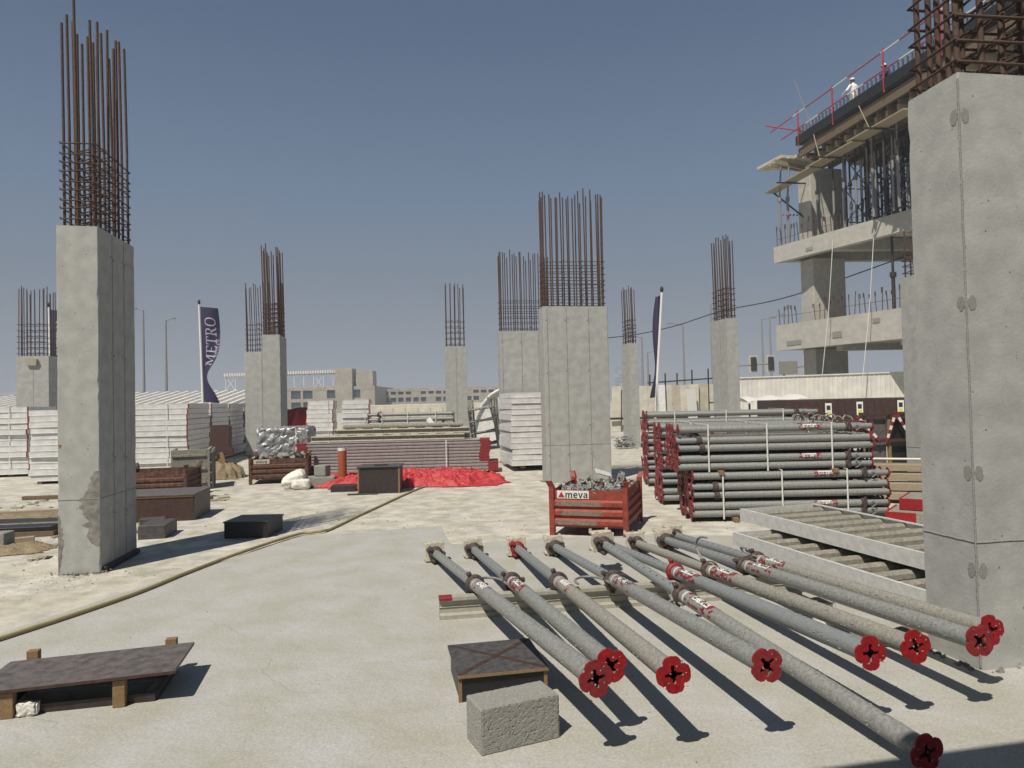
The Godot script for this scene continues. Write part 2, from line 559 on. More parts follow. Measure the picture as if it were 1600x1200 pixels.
	part(shaft, "pour_line", jl.done(), M.grout)
	# crumbs of mortar round the base
	if detail:
		var cr := MB.new()
		for i in 60:
			var s := rng.randi() % 3
			var q := Vector3(rng.randf_range(-w / 2, w / 2), 0, d / 2 + rng.randf() * 0.06) if s == 0 else Vector3((w / 2 + rng.randf() * 0.06) * (1 if s == 1 else -1), 0, rng.randf_range(-d / 2, d / 2))
			var sz := rng.randf_range(0.006, 0.022)
			cr.box(q + Vector3(0, sz * 0.3 + 0.012, 0), Vector3(sz, sz * 0.8, sz * 1.3), Basis(Vector3(rng.randf(), rng.randf(), rng.randf()).normalized(), rng.randf() * 3.0))
		var st := part(t, "mortar_crumbs", cr.done(), M.mortar)
		st.set_meta("kind", "stuff")
	# starter bars
	var spots := []
	var ix := w / 2 - 0.05
	var iz := d / 2 - 0.05
	for i in bars_w:
		var x := lerpf(-ix, ix, i / maxf(1.0, bars_w - 1.0))
		spots.append(Vector2(x, iz)); spots.append(Vector2(x, -iz))
	for i in range(1, bars_d - 1):
		var z := lerpf(-iz, iz, i / maxf(1.0, bars_d - 1.0))
		spots.append(Vector2(ix, z)); spots.append(Vector2(-ix, z))
	for s in spots:
		var b := MB.new()
		var tp := top + rng.randf_range(-0.16, 0.08)
		var l := Vector3(rng.randf_range(-0.015, 0.015) + lean, 0, rng.randf_range(-0.015, 0.015))
		var a := Vector3(s.x + rng.randf_range(-0.012, 0.012), H - 0.05, s.y + rng.randf_range(-0.012, 0.012))
		var mid := a + Vector3(0, (tp - H) * 0.5, 0) + l * 0.3
		b.tube([a, mid, Vector3(a.x, tp, a.z) + l], bar_r, 7)
		part(t, "rebar", b.done(), M.rebar)
	for i in ties:
		var y := lerpf(H + 0.07, tie_top, i / maxf(1.0, ties - 1.0)) + rng.randf_range(-0.01, 0.01)
		var b := MB.new()
		var ex := ix + bar_r * 2
		var ez := iz + bar_r * 2
		var tl := rng.randf_range(-0.02, 0.02)
		b.tube([Vector3(-ex, y, ez), Vector3(ex, y + tl, ez), Vector3(ex, y + tl, -ez), Vector3(-ex, y, -ez), Vector3(-ex, y + 0.012, ez)], bar_r * 0.55, 5)
		for q in [0.3, 0.62]:
			var long := w > d
			var s0 := Vector3(lerpf(-ex, ex, q), y + 0.015, ez) if long else Vector3(-ex, y + 0.015, lerpf(-ez, ez, q))
			var s1 := Vector3(lerpf(-ex, ex, q + 0.08), y + 0.03, -ez) if long else Vector3(ex, y + 0.03, lerpf(-ez, ez, q + 0.08))
			b.tube([s0, s1], bar_r * 0.5, 5)
			b.tube([s0 + Vector3(0.03, 0.02, 0.0), s1 + Vector3(-0.05, 0.025, 0.02)], bar_r * 0.5, 5)
		part(t, "tie", b.done(), M.rebar)
	return t

# ---------- steel props ----------
func plate_mesh(r: float, th: float, chip := 0.0) -> ArrayMesh:  # four lobed end plate with a cross shaped hole, in the plane x = 0
	var m := MB.new()
	var k := 96
	var O := []
	var I := []
	for i in k:
		var t := TAU * i / k
		var q := absf(wrapf(t + PI / 4, 0, PI / 2) - PI / 4)  # 0 on an axis, PI/4 on a diagonal
		var ro := r * (1.0 - 0.11 * smoothstep(0.34, 0.66, q))
		if q > 0.67: ro -= r * 0.12
		ro += rng.randf_range(-chip, chip)
		var ri := r * (0.52 if q < 0.20 else (0.24 if q > 0.34 else 0.4))
		O.append(Vector3(0, ro * cos(t), ro * sin(t)))
		I.append(Vector3(0, ri * cos(t), ri * sin(t)))
	var X := Vector3(th, 0, 0)
	for i in k:
		var j := (i + 1) % k
		m.quad(O[i], O[j], I[j], I[i], Vector3(-1, 0, 0))
		m.quad(O[i] + X, O[j] + X, I[j] + X, I[i] + X, Vector3(1, 0, 0))
		m.quad(O[i], O[j], O[j] + X, O[i] + X, O[i])
		m.quad(I[i], I[j], I[j] + X, I[i] + X, -I[i])
	return m.done()

func holed_tube(x0: float, x1: float, r: float, first: float, step: float, phase: float) -> ArrayMesh:
	var m := MB.new()
	var k := 24
	var cuts := [x0]
	var holes := {}
	var x := first
	while x < x1 - 0.05:
		cuts.append(x - 0.0065)
		holes[cuts.size() - 1] = true
		cuts.append(x + 0.0065)
		x += step
	cuts.append(x1)
	for i in cuts.size() - 1:
		for j in k:
			if holes.has(i) and (j == 0 or j == k / 2): continue
			var t0 := TAU * j / k + phase
			var t1 := TAU * (j + 1) / k + phase
			var n0 := Vector3(0, cos(t0), sin(t0))
			var n1 := Vector3(0, cos(t1), sin(t1))
			var a := Vector3(cuts[i], 0, 0)
			var b := Vector3(cuts[i + 1], 0, 0)
			m.tris(a + n0 * r, a + n1 * r, b + n1 * r, n0, n1, n1)
			m.tris(a + n0 * r, b + n1 * r, b + n0 * r, n0, n1, n0)
	return m.done()

func label_strip(parent: Node3D, x0: float, x1: float, r: float, a0: float, a1: float, mt: Material, peel: float, called: String) -> void:
	var m := MB.new()
	var nx := 28
	var na := 12
	var nz := FastNoiseLite.new()
	nz.seed = rng.randi() % 1000
	nz.frequency = 0.16
	for i in nx:
		for j in na:
			if nz.get_noise_2d(i, j * 2.0) * 0.5 + 0.5 < peel: continue
			var P := []
			var N := []
			for q in [[i, j], [i + 1, j], [i + 1, j + 1], [i, j + 1]]:
				var x: float = lerpf(x0, x1, q[0] / float(nx))
				var t: float = lerpf(a0, a1, q[1] / float(na))
				N.append(Vector3(0, cos(t), sin(t)))
				P.append(Vector3(x, r * cos(t), r * sin(t)))
			m.tris(P[0], P[1], P[2], N[0], N[1], N[2])
			m.tris(P[0], P[2], P[3], N[0], N[2], N[3])
	if m.v.size() > 0: part(parent, called, m.done(), mt)

func hook(m: MB, x: float, r: float, ang: float, big: float) -> void:  # bent locking pin beside the collar
	var b := Basis(Vector3(1, 0, 0), ang)
	var pts := []
	for i in 13:
		var t := PI * i / 12.0
		pts.append(b * Vector3(x - 0.02 - big * sin(t), r + 0.012 + big * 0.55 * (1 - cos(t)), 0.0))
	pts.insert(0, b * Vector3(x + 0.07, r + 0.012, 0))
	pts.append(b * Vector3(x + 0.03, r + 0.012 + big * 1.1, 0))
	m.tube(pts, 0.009, 7)

func big_prop(label: String, head: Vector3, tip: Vector3, lc: float, inner: Material, outer: Material, collar: Material, seed_: int, lab: int, spin: float, hook_ang: float, hook_big: float, hole_phase: float) -> Node3D:
	rng.seed = seed_
	var L := head.distance_to(tip)
	var t := thing("steel_prop", label, "prop", head, 0.0, "long steel props laid out over the beam")
	t.basis = along(head, tip)
	var ri := 0.037
	var ro := 0.0455
	part(t, "inner_tube", holed_tube(0.06, lc + 0.12, ri, 0.24, 0.105, hole_phase), inner)
	var m := MB.new()
	m.lathe(Vector3.ZERO, Vector3.RIGHT, [[ri + 0.001, lc - 0.075], [ro + 0.004, lc - 0.07], [ro + 0.005, lc - 0.015], [ro, lc], [ro, L - 0.012]], 28)
	part(t, "outer_tube", m.done(), outer)
	# end plate
	var pl := part(t, "base_plate", plate_mesh(0.0745, 0.009, 0.0012), M.red if lab % 3 else M.red_worn)
	pl.position.x = L - 0.01
	pl.rotation.x = spin
	# adjusting collar with lugs, and its locking pin
	m = MB.new()
	m.lathe(Vector3.ZERO, Vector3.RIGHT, [[ro, lc - 0.03], [ro + 0.02, lc - 0.026], [ro + 0.024, lc - 0.01], [ro + 0.024, lc + 0.008], [ro + 0.012, lc + 0.022], [ro, lc + 0.024]], 20)
	for q in [0.3, 2.4, 4.3]:
		var b := Basis(Vector3(1, 0, 0), q + spin)
		m.box(b * Vector3(lc - 0.012, ro + 0.034, 0), Vector3(0.026, 0.036, 0.034), b, 0.005)
		m.cyl(b * Vector3(lc - 0.05, ro + 0.04, 0), b * Vector3(lc + 0.015, ro + 0.04, 0), 0.009, 0.007, 7)
	part(t, "collar", m.done(), collar)
	if hook_big > 0.0:
		m = MB.new()
		hook(m, lc, ro, hook_ang, hook_big)
		part(t, "locking_pin", m.done(), M.galv_dirty if lab == 5 else M.pole_grey)
	# head: flange with ears and a four pronged fitting
	m = MB.new()
	m.lathe(Vector3.ZERO, Vector3.RIGHT, [[ri, 0.15], [0.046, 0.145], [0.062, 0.12], [0.068, 0.11], [0.068, 0.09], [0.05, 0.08], [ri, 0.075]], 20)
	for q in [0.6, 2.5, 4.2]:
		var b := Basis(Vector3(1, 0, 0), q + spin)
		m.cyl(b * Vector3(0.06, 0.066, 0), b * Vector3(0.18, 0.066, 0), 0.022, 0.014, 9)
		m.box(b * Vector3(0.10, 0.075, 0.02), Vector3(0.07, 0.026, 0.03), b, 0.005)
	part(t, "head_flange", m.done(), M.red_worn if lab == 2 else collar)
	m = MB.new()
	m.box(Vector3(0.06, 0.012, 0), Vector3(0.014, 0.165, 0.18), Basis(Vector3(1, 0, 0), spin * 0.3), 0.003)
	for sy in [-1.0, 1.0]:
		for sz in [-1.0, 1.0]:
			m.box(Vector3(0.015, 0.012 + 0.07 * sy, 0.075 * sz), Vector3(0.10, 0.024, 0.03), Basis.IDENTITY, 0.004)
			m.box(Vector3(-0.03, 0.012 + 0.078 * sy, 0.075 * sz), Vector3(0.018, 0.04, 0.026), Basis.IDENTITY, 0.003)
		m.box(Vector3(0.03, 0.012 + 0.084 * sy, 0.0), Vector3(0.06, 0.01, 0.13), Basis.IDENTITY, 0.002)
	m.box(Vector3(0.02, 0.0, 0.072), Vector3(0.07, 0.06, 0.008))
	part(t, "head_fitting", m.done(), M.cream)
	# worn maker's label wrapped round the tube
	var x0 := lc + 0.10
	var peel := [0.68, 0.52, 0.64, 0.60, 0.46, 0.48, 0.58, 0.56, 0.56][lab] as float
	var lb := Node3D.new()
	lb.name = "maker_label"
	t.add_child(lb)
	label_strip(lb, x0, x0 + 0.34, ro + 0.0012, -1.7, 1.7, M.red_worn, peel, "red_film")
	label_strip(lb, x0 - 0.03, x0 - 0.008, ro + 0.0014, -1.9, 1.9, M.sign_white, peel * 0.7, "white_band")
	label_strip(lb, x0 + 0.08, x0 + 0.27, ro + 0.0024, -0.35, 0.75, M.sign_white, peel * 0.62, "white_film")
	if lab in [1, 3, 4, 5, 6, 7, 8]:
		var flip := -1.0 if lab != 3 else 1.0
		part(lb, "lettering", text_mesh("meva", 0.052, false, func(p: Vector3): return Vector3(x0 + 0.175 + flip * p.x, (ro + 0.0034) * cos(0.2 - flip * p.y / ro), (ro + 0.0034) * sin(0.2 - flip * p.y / ro))), M.ink)
	# mortar splashes
	m = MB.new()
	for i in 7: m.ball(Vector3(L, rng.randf_range(-0.06, 0.06), rng.randf_range(-0.06, 0.06)), Vector3(0.002, rng.randf_range(0.002, 0.006), rng.randf_range(0.002, 0.006)), 5)
	for i in 60:
		var x := rng.randf_range(lc + 0.5, L - 0.1)
		var an := rng.randf_range(-2.0, 2.0)
		var c := Vector3(x, ro * cos(an), ro * sin(an))
		m.ball(c, Vector3(rng.randf_range(0.003, 0.012), 0.0025, rng.randf_range(0.003, 0.007)), 5)
	part(t, "mortar_splash", m.done(), M.galv_dirty).set_meta("kind", "stuff")
	return t

func _ready() -> void:
	# ---------- camera ----------
	var cam := Camera3D.new()
	cam.name = "camera"
	cam.fov = 56.79
	cam.near = 0.05
	cam.far = 3000.0
	add_child(cam)
	cam.position = Vector3(0, 1.5, 0)
	cam.rotation = Vector3(28.0 / 1110.0, 0, -0.0231)
	cam.current = true
	# ---------- sky, haze and exposure ----------
	var env := Environment.new()
	env.background_mode = Environment.BG_SKY
	# clear hazy air: colour by the sine of the elevation, the same all round
	var stops := [[-1.0, Color(0.30, 0.285, 0.26)], [-0.02, Color(0.36, 0.355, 0.35)], [0.0, Color(0.315, 0.32, 0.335)], [0.06, Color(0.290, 0.304, 0.336)], [0.15, Color(0.228, 0.268, 0.330)], [0.284, Color(0.163, 0.234, 0.336)], [0.47, Color(0.098, 0.150, 0.246)], [0.75, Color(0.068, 0.112, 0.20)], [1.0, Color(0.058, 0.10, 0.185)]]
	var im := Image.create(16, 512, false, Image.FORMAT_RGBF)
	for y in 512:
		var e := sin(PI * (0.5 - (y + 0.5) / 512.0))
		var c: Color = stops[0][1]
		for i in stops.size() - 1:
			if e >= stops[i][0]: c = (stops[i][1] as Color).lerp(stops[i + 1][1], (e - stops[i][0]) / (stops[i + 1][0] - stops[i][0]))
		for x in 16: im.set_pixel(x, y, Color(c.r / 1.74, c.g / 1.62, c.b / 1.52))
	var sm := PanoramaSkyMaterial.new()
	sm.panorama = ImageTexture.create_from_image(im)
	var sky := Sky.new()
	sky.sky_material = sm
	env.sky = sky
	env.tonemap_mode = Environment.TONE_MAPPER_LINEAR
	env.tonemap_exposure = 1.33
	env.fog_enabled = true
	env.fog_density = 0.0018
	env.fog_light_color = Color(0.52, 0.545, 0.58)
	env.sdfgi_enabled = true
	env.ssao_enabled = true
	env.ssil_enabled = true
	var we := WorldEnvironment.new()
	we.environment = env
	add_child(we)
	# ---------- sun: behind the camera, to the left ----------
	var sun := DirectionalLight3D.new()
	sun.name = "sun"
	sun.light_color = Color(1.0, 0.965, 0.905)
	sun.light_energy = 1.35
	sun.light_angular_distance = 0.5
	sun.shadow_enabled = true
	add_child(sun)
	var az := deg_to_rad(31.0)
	var el := deg_to_rad(56.0)
	sun.look_at_from_position(Vector3.ZERO, Vector3(sin(az) * cos(el), -sin(el), -cos(az) * cos(el)))
	materials()
	ground()
	columns()
	frame_building()
	far_things()
	foreground()
	stacks()
	clutter()

# ---------- ground ----------
const SY := 0.012
func flat(poly: PackedVector2Array, y: float, thick: float, m: MB) -> void:  # poly in (x, z)
	var q := PackedVector2Array()
	for p in poly: q.append(Vector2(p.x, -p.y))
	m.prism(q, Vector3(0, y - thick, 0), Vector3(1, 0, 0), Vector3(0, 0, -1), thick)

func ground() -> void:
	var hole := PackedVector2Array()
	var hb := Basis(Vector3.UP, deg_to_rad(12.3))
	for q in [[-0.33, -0.12], [0.30, -0.12], [0.30, 0.12], [-0.33, 0.12]]:
		var p := Vector3(-2.27, 0, -3.76) + hb * Vector3(q[0], 0, q[1])
		hole.append(Vector2(p.x, p.z))
	var slab := PackedVector2Array([Vector2(-2.46, -8.19), Vector2(-1.7, -8.42), Vector2(-0.90, -8.70), Vector2(-0.80, -8.1), Vector2(-0.68, -7.55), Vector2(0.38, -7.76), Vector2(1.63, -7.79), Vector2(4.5, -7.2), Vector2(9, -6.9), Vector2(9, 7), Vector2(-7, 7), Vector2(-4.3, -2.5), Vector2(-3.55, -4.7), Vector2(-3.1, -6.3)])
	var big := PackedVector2Array([Vector2(-1500, -1500), Vector2(1500, -1500), Vector2(1500, 1500), Vector2(-1500, 1500)])
	for job in [["ground", big, 0.0, 0.05, M.dusty], ["slab", slab, SY, 0.0115, M.slab]]:
		var m := MB.new()
		for half in [PackedVector2Array([Vector2(-2000, -2000), Vector2(-2.27, -2000), Vector2(-2.27, 2000), Vector2(-2000, 2000)]), PackedVector2Array([Vector2(-2.27, -2000), Vector2(2000, -2000), Vector2(2000, 2000), Vector2(-2.27, 2000)])]:
			for a in Geometry2D.intersect_polygons(job[1], half):
				for b in Geometry2D.clip_polygons(a, hole):
					flat(b, job[2], job[3], m)
		setting(job[0], m.done(), job[4])
	var m := MB.new()  # the shaft below the floor opening
	for i in 4:
		var a := Vector3(hole[i].x, 0, hole[i].y)
		var b := Vector3(hole[(i + 1) % 4].x, 0, hole[(i + 1) % 4].y)
		m.quad(a - Vector3(0, 0.05, 0), b - Vector3(0, 0.05, 0), b - Vector3(0, 1.2, 0), a - Vector3(0, 1.2, 0), Vector3(-2.27, 0, -3.76) - (a + b) / 2.0)
	var h0: Array = []
	for p in hole: h0.append(Vector3(p.x, -1.2, p.y))
	m.quad(h0[0], h0[1], h0[2], h0[3], Vector3.UP)
	setting("floor_opening", m.done(), M.conc)
	# crumbs and grit lying about
	rng.seed = 77
	var proto := MB.new()
	proto.box(Vector3.ZERO, Vector3(1, 0.6, 0.8), Basis(Vector3(0.3, 1, 0.2).normalized(), 0.4), 0.25)
	var mm := MultiMesh.new()
	mm.transform_format = MultiMesh.TRANSFORM_3D
	mm.mesh = proto.done()
	var xf := []
	for i in 3600:
		var p: Vector3
		var s := rng.randf_range(0.002, 0.006)
		if i < 900:  # around the edge of the new slab
			p = Vector3(rng.randfn(-1.6, 1.1), 0, rng.randfn(-9.6, 0.7))
		elif i < 1500:
			p = Vector3(rng.randf_range(-7, 0), 0, rng.randf_range(-14, -8.6))
		elif i < 2300:
			p = Vector3(rng.randf_range(-1.5, 4), 0, rng.randf_range(-13, -8))
		elif i < 2700:
			p = Vector3(rng.randfn(-4.0, 0.35), 0, rng.randfn(-6.5, 0.3))
		elif i < 3150:
			p = Vector3(rng.randf_range(-7, -4.4), 0, rng.randf_range(-9.5, -7.0)); s *= 1.6
		else:
			p = Vector3(rng.randf_range(-2.6, 2.4), SY, rng.randf_range(-6.5, -2.7)); s *= 0.55
		if rng.randf() < 0.04: s *= 2.5
		p.y += s * 0.25
		xf.append(Transform3D(Basis(Vector3(rng.randf(), rng.randf(), rng.randf() + 0.1).normalized(), rng.randf() * TAU).scaled(Vector3(s, s, s) * 1.6), p))
	mm.instance_count = xf.size()
	for i in xf.size(): mm.set_instance_transform(i, xf[i])
	var g := MultiMeshInstance3D.new()
	g.name = "grit"
	g.multimesh = mm
	g.material_override = M.mortar
	add_child(g)
	g.set_meta("kind", "stuff")
	g.set_meta("label", "grey crumbs of mortar and grit strewn over the slab")
	g.set_meta("category", "grit")
	# deck behind the camera whose edge throws the shade at the front of the slab
	var t := thing("upper_deck", "concrete deck on columns that shades the front of the slab", "deck", Vector3(1.6, 0, 1.35), 11.0)
	part(t, "deck_slab", bx(Vector3(0, 3.425, 0.05), Vector3(6.4, 0.25, 5.0), 0.01), M.conc)
	for q in [[-2.6, 1.6], [2.6, 1.6], [2.9, -1.2]]:
		part(t, "deck_column", bx(Vector3(q[0], 1.65, q[1]), Vector3(0.4, 3.29, 0.4), 0.01), M.conc)

func columns() -> void:
	var c := column("tall pale concrete column with dark rusty starter bars beside the black plywood box", Vector3(-3.85, 0, -6.62), true, 0.36, 0.92, [], [0.36, 0.68], 0.013, 3, 8, 5.34, -0.02, 3, 9, 4.02)
	var pm := MB.new()  # trowelled repair on the lit face of that column
	var nz := FastNoiseLite.new()
	nz.frequency = 1.7
	for job in [[-0.02, 0.18, 0.25, 0.95], [-0.18, -0.13, 0.02, 0.55]]:
		var poly := PackedVector2Array()
		var k := 22
		var edge: float = job[1] if job[1] > 0.15 else job[0]
		var far: float = job[0] if job[1] > 0.15 else job[1]
		for i in k:
			var u := i / (k - 1.0)
			poly.append(Vector2(lerpf(edge, far, clampf(pow(sin(PI * clampf(u * 0.94 + 0.03, 0, 1)), 0.6) * (0.75 + 0.7 * nz.get_noise_1d(i * 4.1 + job[2] * 9)), 0.04, 1.0)), lerpf(job[2], job[3], u)))
		poly.append(Vector2(edge, job[3]))
		poly.append(Vector2(edge, job[2]))
		pm.prism(poly, Vector3(0, 0, 0.4595), Vector3.RIGHT, Vector3.UP, 0.0018)
	part(c, "mortar_patch", pm.done(), M.mortar)
	var tm := MB.new()
	tm.prism(PackedVector2Array([Vector2(-0.175, 1.20), Vector2(-0.145, 1.20), Vector2(-0.16, 1.165)]), Vector3(0, 0, 0.461), Vector3.RIGHT, Vector3.UP, 0.0015)
	part(c, "survey_mark", tm.done(), M.orange)
	part(c, "dark_foot_strip", bx(Vector3(0.2, 0.03, 0.0), Vector3(0.045, 0.05, 0.86), 0.005), M.membrane)  # black strip along the foot of the side face
	var rc := column("broad grey concrete column next to the fan of steel props' red end plates", Vector3(2.46, 0, -3.82), false, 0.95, 0.39, [], [], 0.0165, 7, 5, 5.4, 0.0, 5, 17, 5.25)
	rng.seed = 41
	for cx in [-0.4755, 0.4755]:
		var bead := []
		for i in 60: bead.append(Vector3(cx + rng.randf_range(-0.0012, 0.0012), 0.03 + 3.17 * i / 59.0, 0.1945))
		var bm := MB.new()
		bm.tube(bead, 0.0055, 6)
		part(rc, "arris_bead", bm.done(), M.grout)
	for y in [0.54, 1.06, 1.98, 3.0]:
		for sd in 2:
			var poly := PackedVector2Array()
			for i in 18:
				var an := TAU * i / 18.0
				poly.append(Vector2(0.034 + 0.026 * cos(an) + rng.randf_range(-0.005, 0.005), 0.04 * sin(an) + rng.randf_range(-0.005, 0.005)))
			var pm2 := MB.new()
			if sd == 0: pm2.prism(poly, Vector3(-0.475, y, 0.1945), Vector3.RIGHT, Vector3.UP, 0.003)
			else: pm2.prism(poly, Vector3(-0.4745, y, 0.195), Vector3(0, 0, -1), Vector3.UP, -0.003)
			part(rc, "tie_patch", pm2.done(), M.block)
	column("wide concrete column right behind the red crate, thick rusty bars on top", Vector3(0.60, 0, -12.98), false, 1.22, 0.42, [0.06, 0.355, 0.70], [], 0.0125, 11, 4, 5.38, 0.0, 7, 8, 4.05)
	column("wide concrete column half hidden behind the one at the red crate", Vector3(-0.27, 0, -17.35), false, 1.28, 0.42, [0.05, 0.42, 0.75], [], 0.0125, 11, 4, 5.2, 0.0, 9, 6, 3.98)
	column("narrow concrete column standing behind the film wrapped bundle", Vector3(-5.54, 0, -17.0), true, 0.42, 0.98, [0.0], [], 0.0135, 4, 7, 5.4, -0.03, 11, 7, 4.0)
	column("concrete column with five thin bars beside the purple flag", Vector3(-8.28, 0, -22.01), false, 1.2, 0.4, [0.45], [], 0.0125, 9, 3, 5.38, -0.03, 13, 6, 4.1, false)
	column("slim concrete column rising out of the stacked prop bundles and planks", Vector3(-2.0, 0, -21.58), false, 0.64, 0.4, [0.5], [], 0.0125, 5, 3, 5.15, 0.0, 15, 5, 4.0, false)
	column("thin concrete column in front of the beige hoarding boards", Vector3(3.66, 0, -21.97), false, 0.28, 0.8, [], [0.4], 0.0125, 3, 5, 5.05, -0.02, 17, 6, 3.95, false)
	column("concrete column behind the strapped props, next to the white hoarding", Vector3(4.76, 0, -15.63), false, 0.27, 0.78, [], [0.4], 0.0125, 3, 6, 5.12, -0.02, 19, 6, 3.9, false)
	var fc := column("concrete column with a cream floodlight standing by the half hidden flag", Vector3(-14.18, 0, -21.74), true, 0.92, 0.6, [0.53], [], 0.013, 8, 4, 5.35, 0.0, 21, 6, 4.2, false)
	var fl := MB.new()
	fl.hexa([Vector3(-0.13, 2.95, 0.30), Vector3(0.13, 2.95, 0.30), Vector3(0.13, 2.95, 0.37), Vector3(-0.13, 2.95, 0.37), Vector3(-0.16, 3.15, 0.30), Vector3(0.16, 3.15, 0.30), Vector3(0.16, 3.15, 0.42), Vector3(-0.16, 3.15, 0.42)])
	part(fc, "floodlight", fl.done(), M.cream)
	column("concrete column half hidden behind the broad grey column's edge", Vector3(6.0, 0, -10.4), false, 0.9, 0.38, [], [], 0.0125, 7, 3, 3.9, 0.0, 23, 4, 3.6, false)

# ---------- things in front ----------
func rough_box(s: Vector3, amp: float, sd: int, k := 14, fr := 30.0, pit := 0.0) -> ArrayMesh:
	var nz := FastNoiseLite.new()
	nz.seed = sd
	nz.frequency = fr
	nz.fractal_octaves = 3
	var m := MB.new()
	var ax := [Vector3(1, 0, 0), Vector3(0, 1, 0), Vector3(0, 0, 1)]
	for i in 3:
		for sg in [-1.0, 1.0]:
			var u: Vector3 = ax[(i + 1) % 3]
			var w: Vector3 = ax[(i + 2) % 3]
			var g := []
			for a in k + 1:
				var row := []
				for b in k + 1:
					var p: Vector3 = ax[i] * sg + u * (2.0 * a / k - 1) + w * (2.0 * b / k - 1)
					var q := p * s / 2.0
					var edge := 0
					for c in 3:
						if absf(p[c]) > 0.999: edge += 1
					if edge == 1 and pit > 0.0: q -= ax[i] * sg * pit * maxf(0.0, nz.get_noise_3dv(q * 1.7 + Vector3(5, 5, 5)) - 0.12)
					if edge > 1: q -= p.sign() * (0.003 + amp * 2.0 * absf(nz.get_noise_3dv(q * 2.3)))
					q += Vector3(nz.get_noise_3dv(q), nz.get_noise_3dv(q + Vector3(9, 1, 4)), nz.get_noise_3dv(q + Vector3(3, 7, 8))) * amp
					row.append(q)
				g.append(row)
			if sg < 0: g.reverse()
			m.sheet(g)
	return m.done()

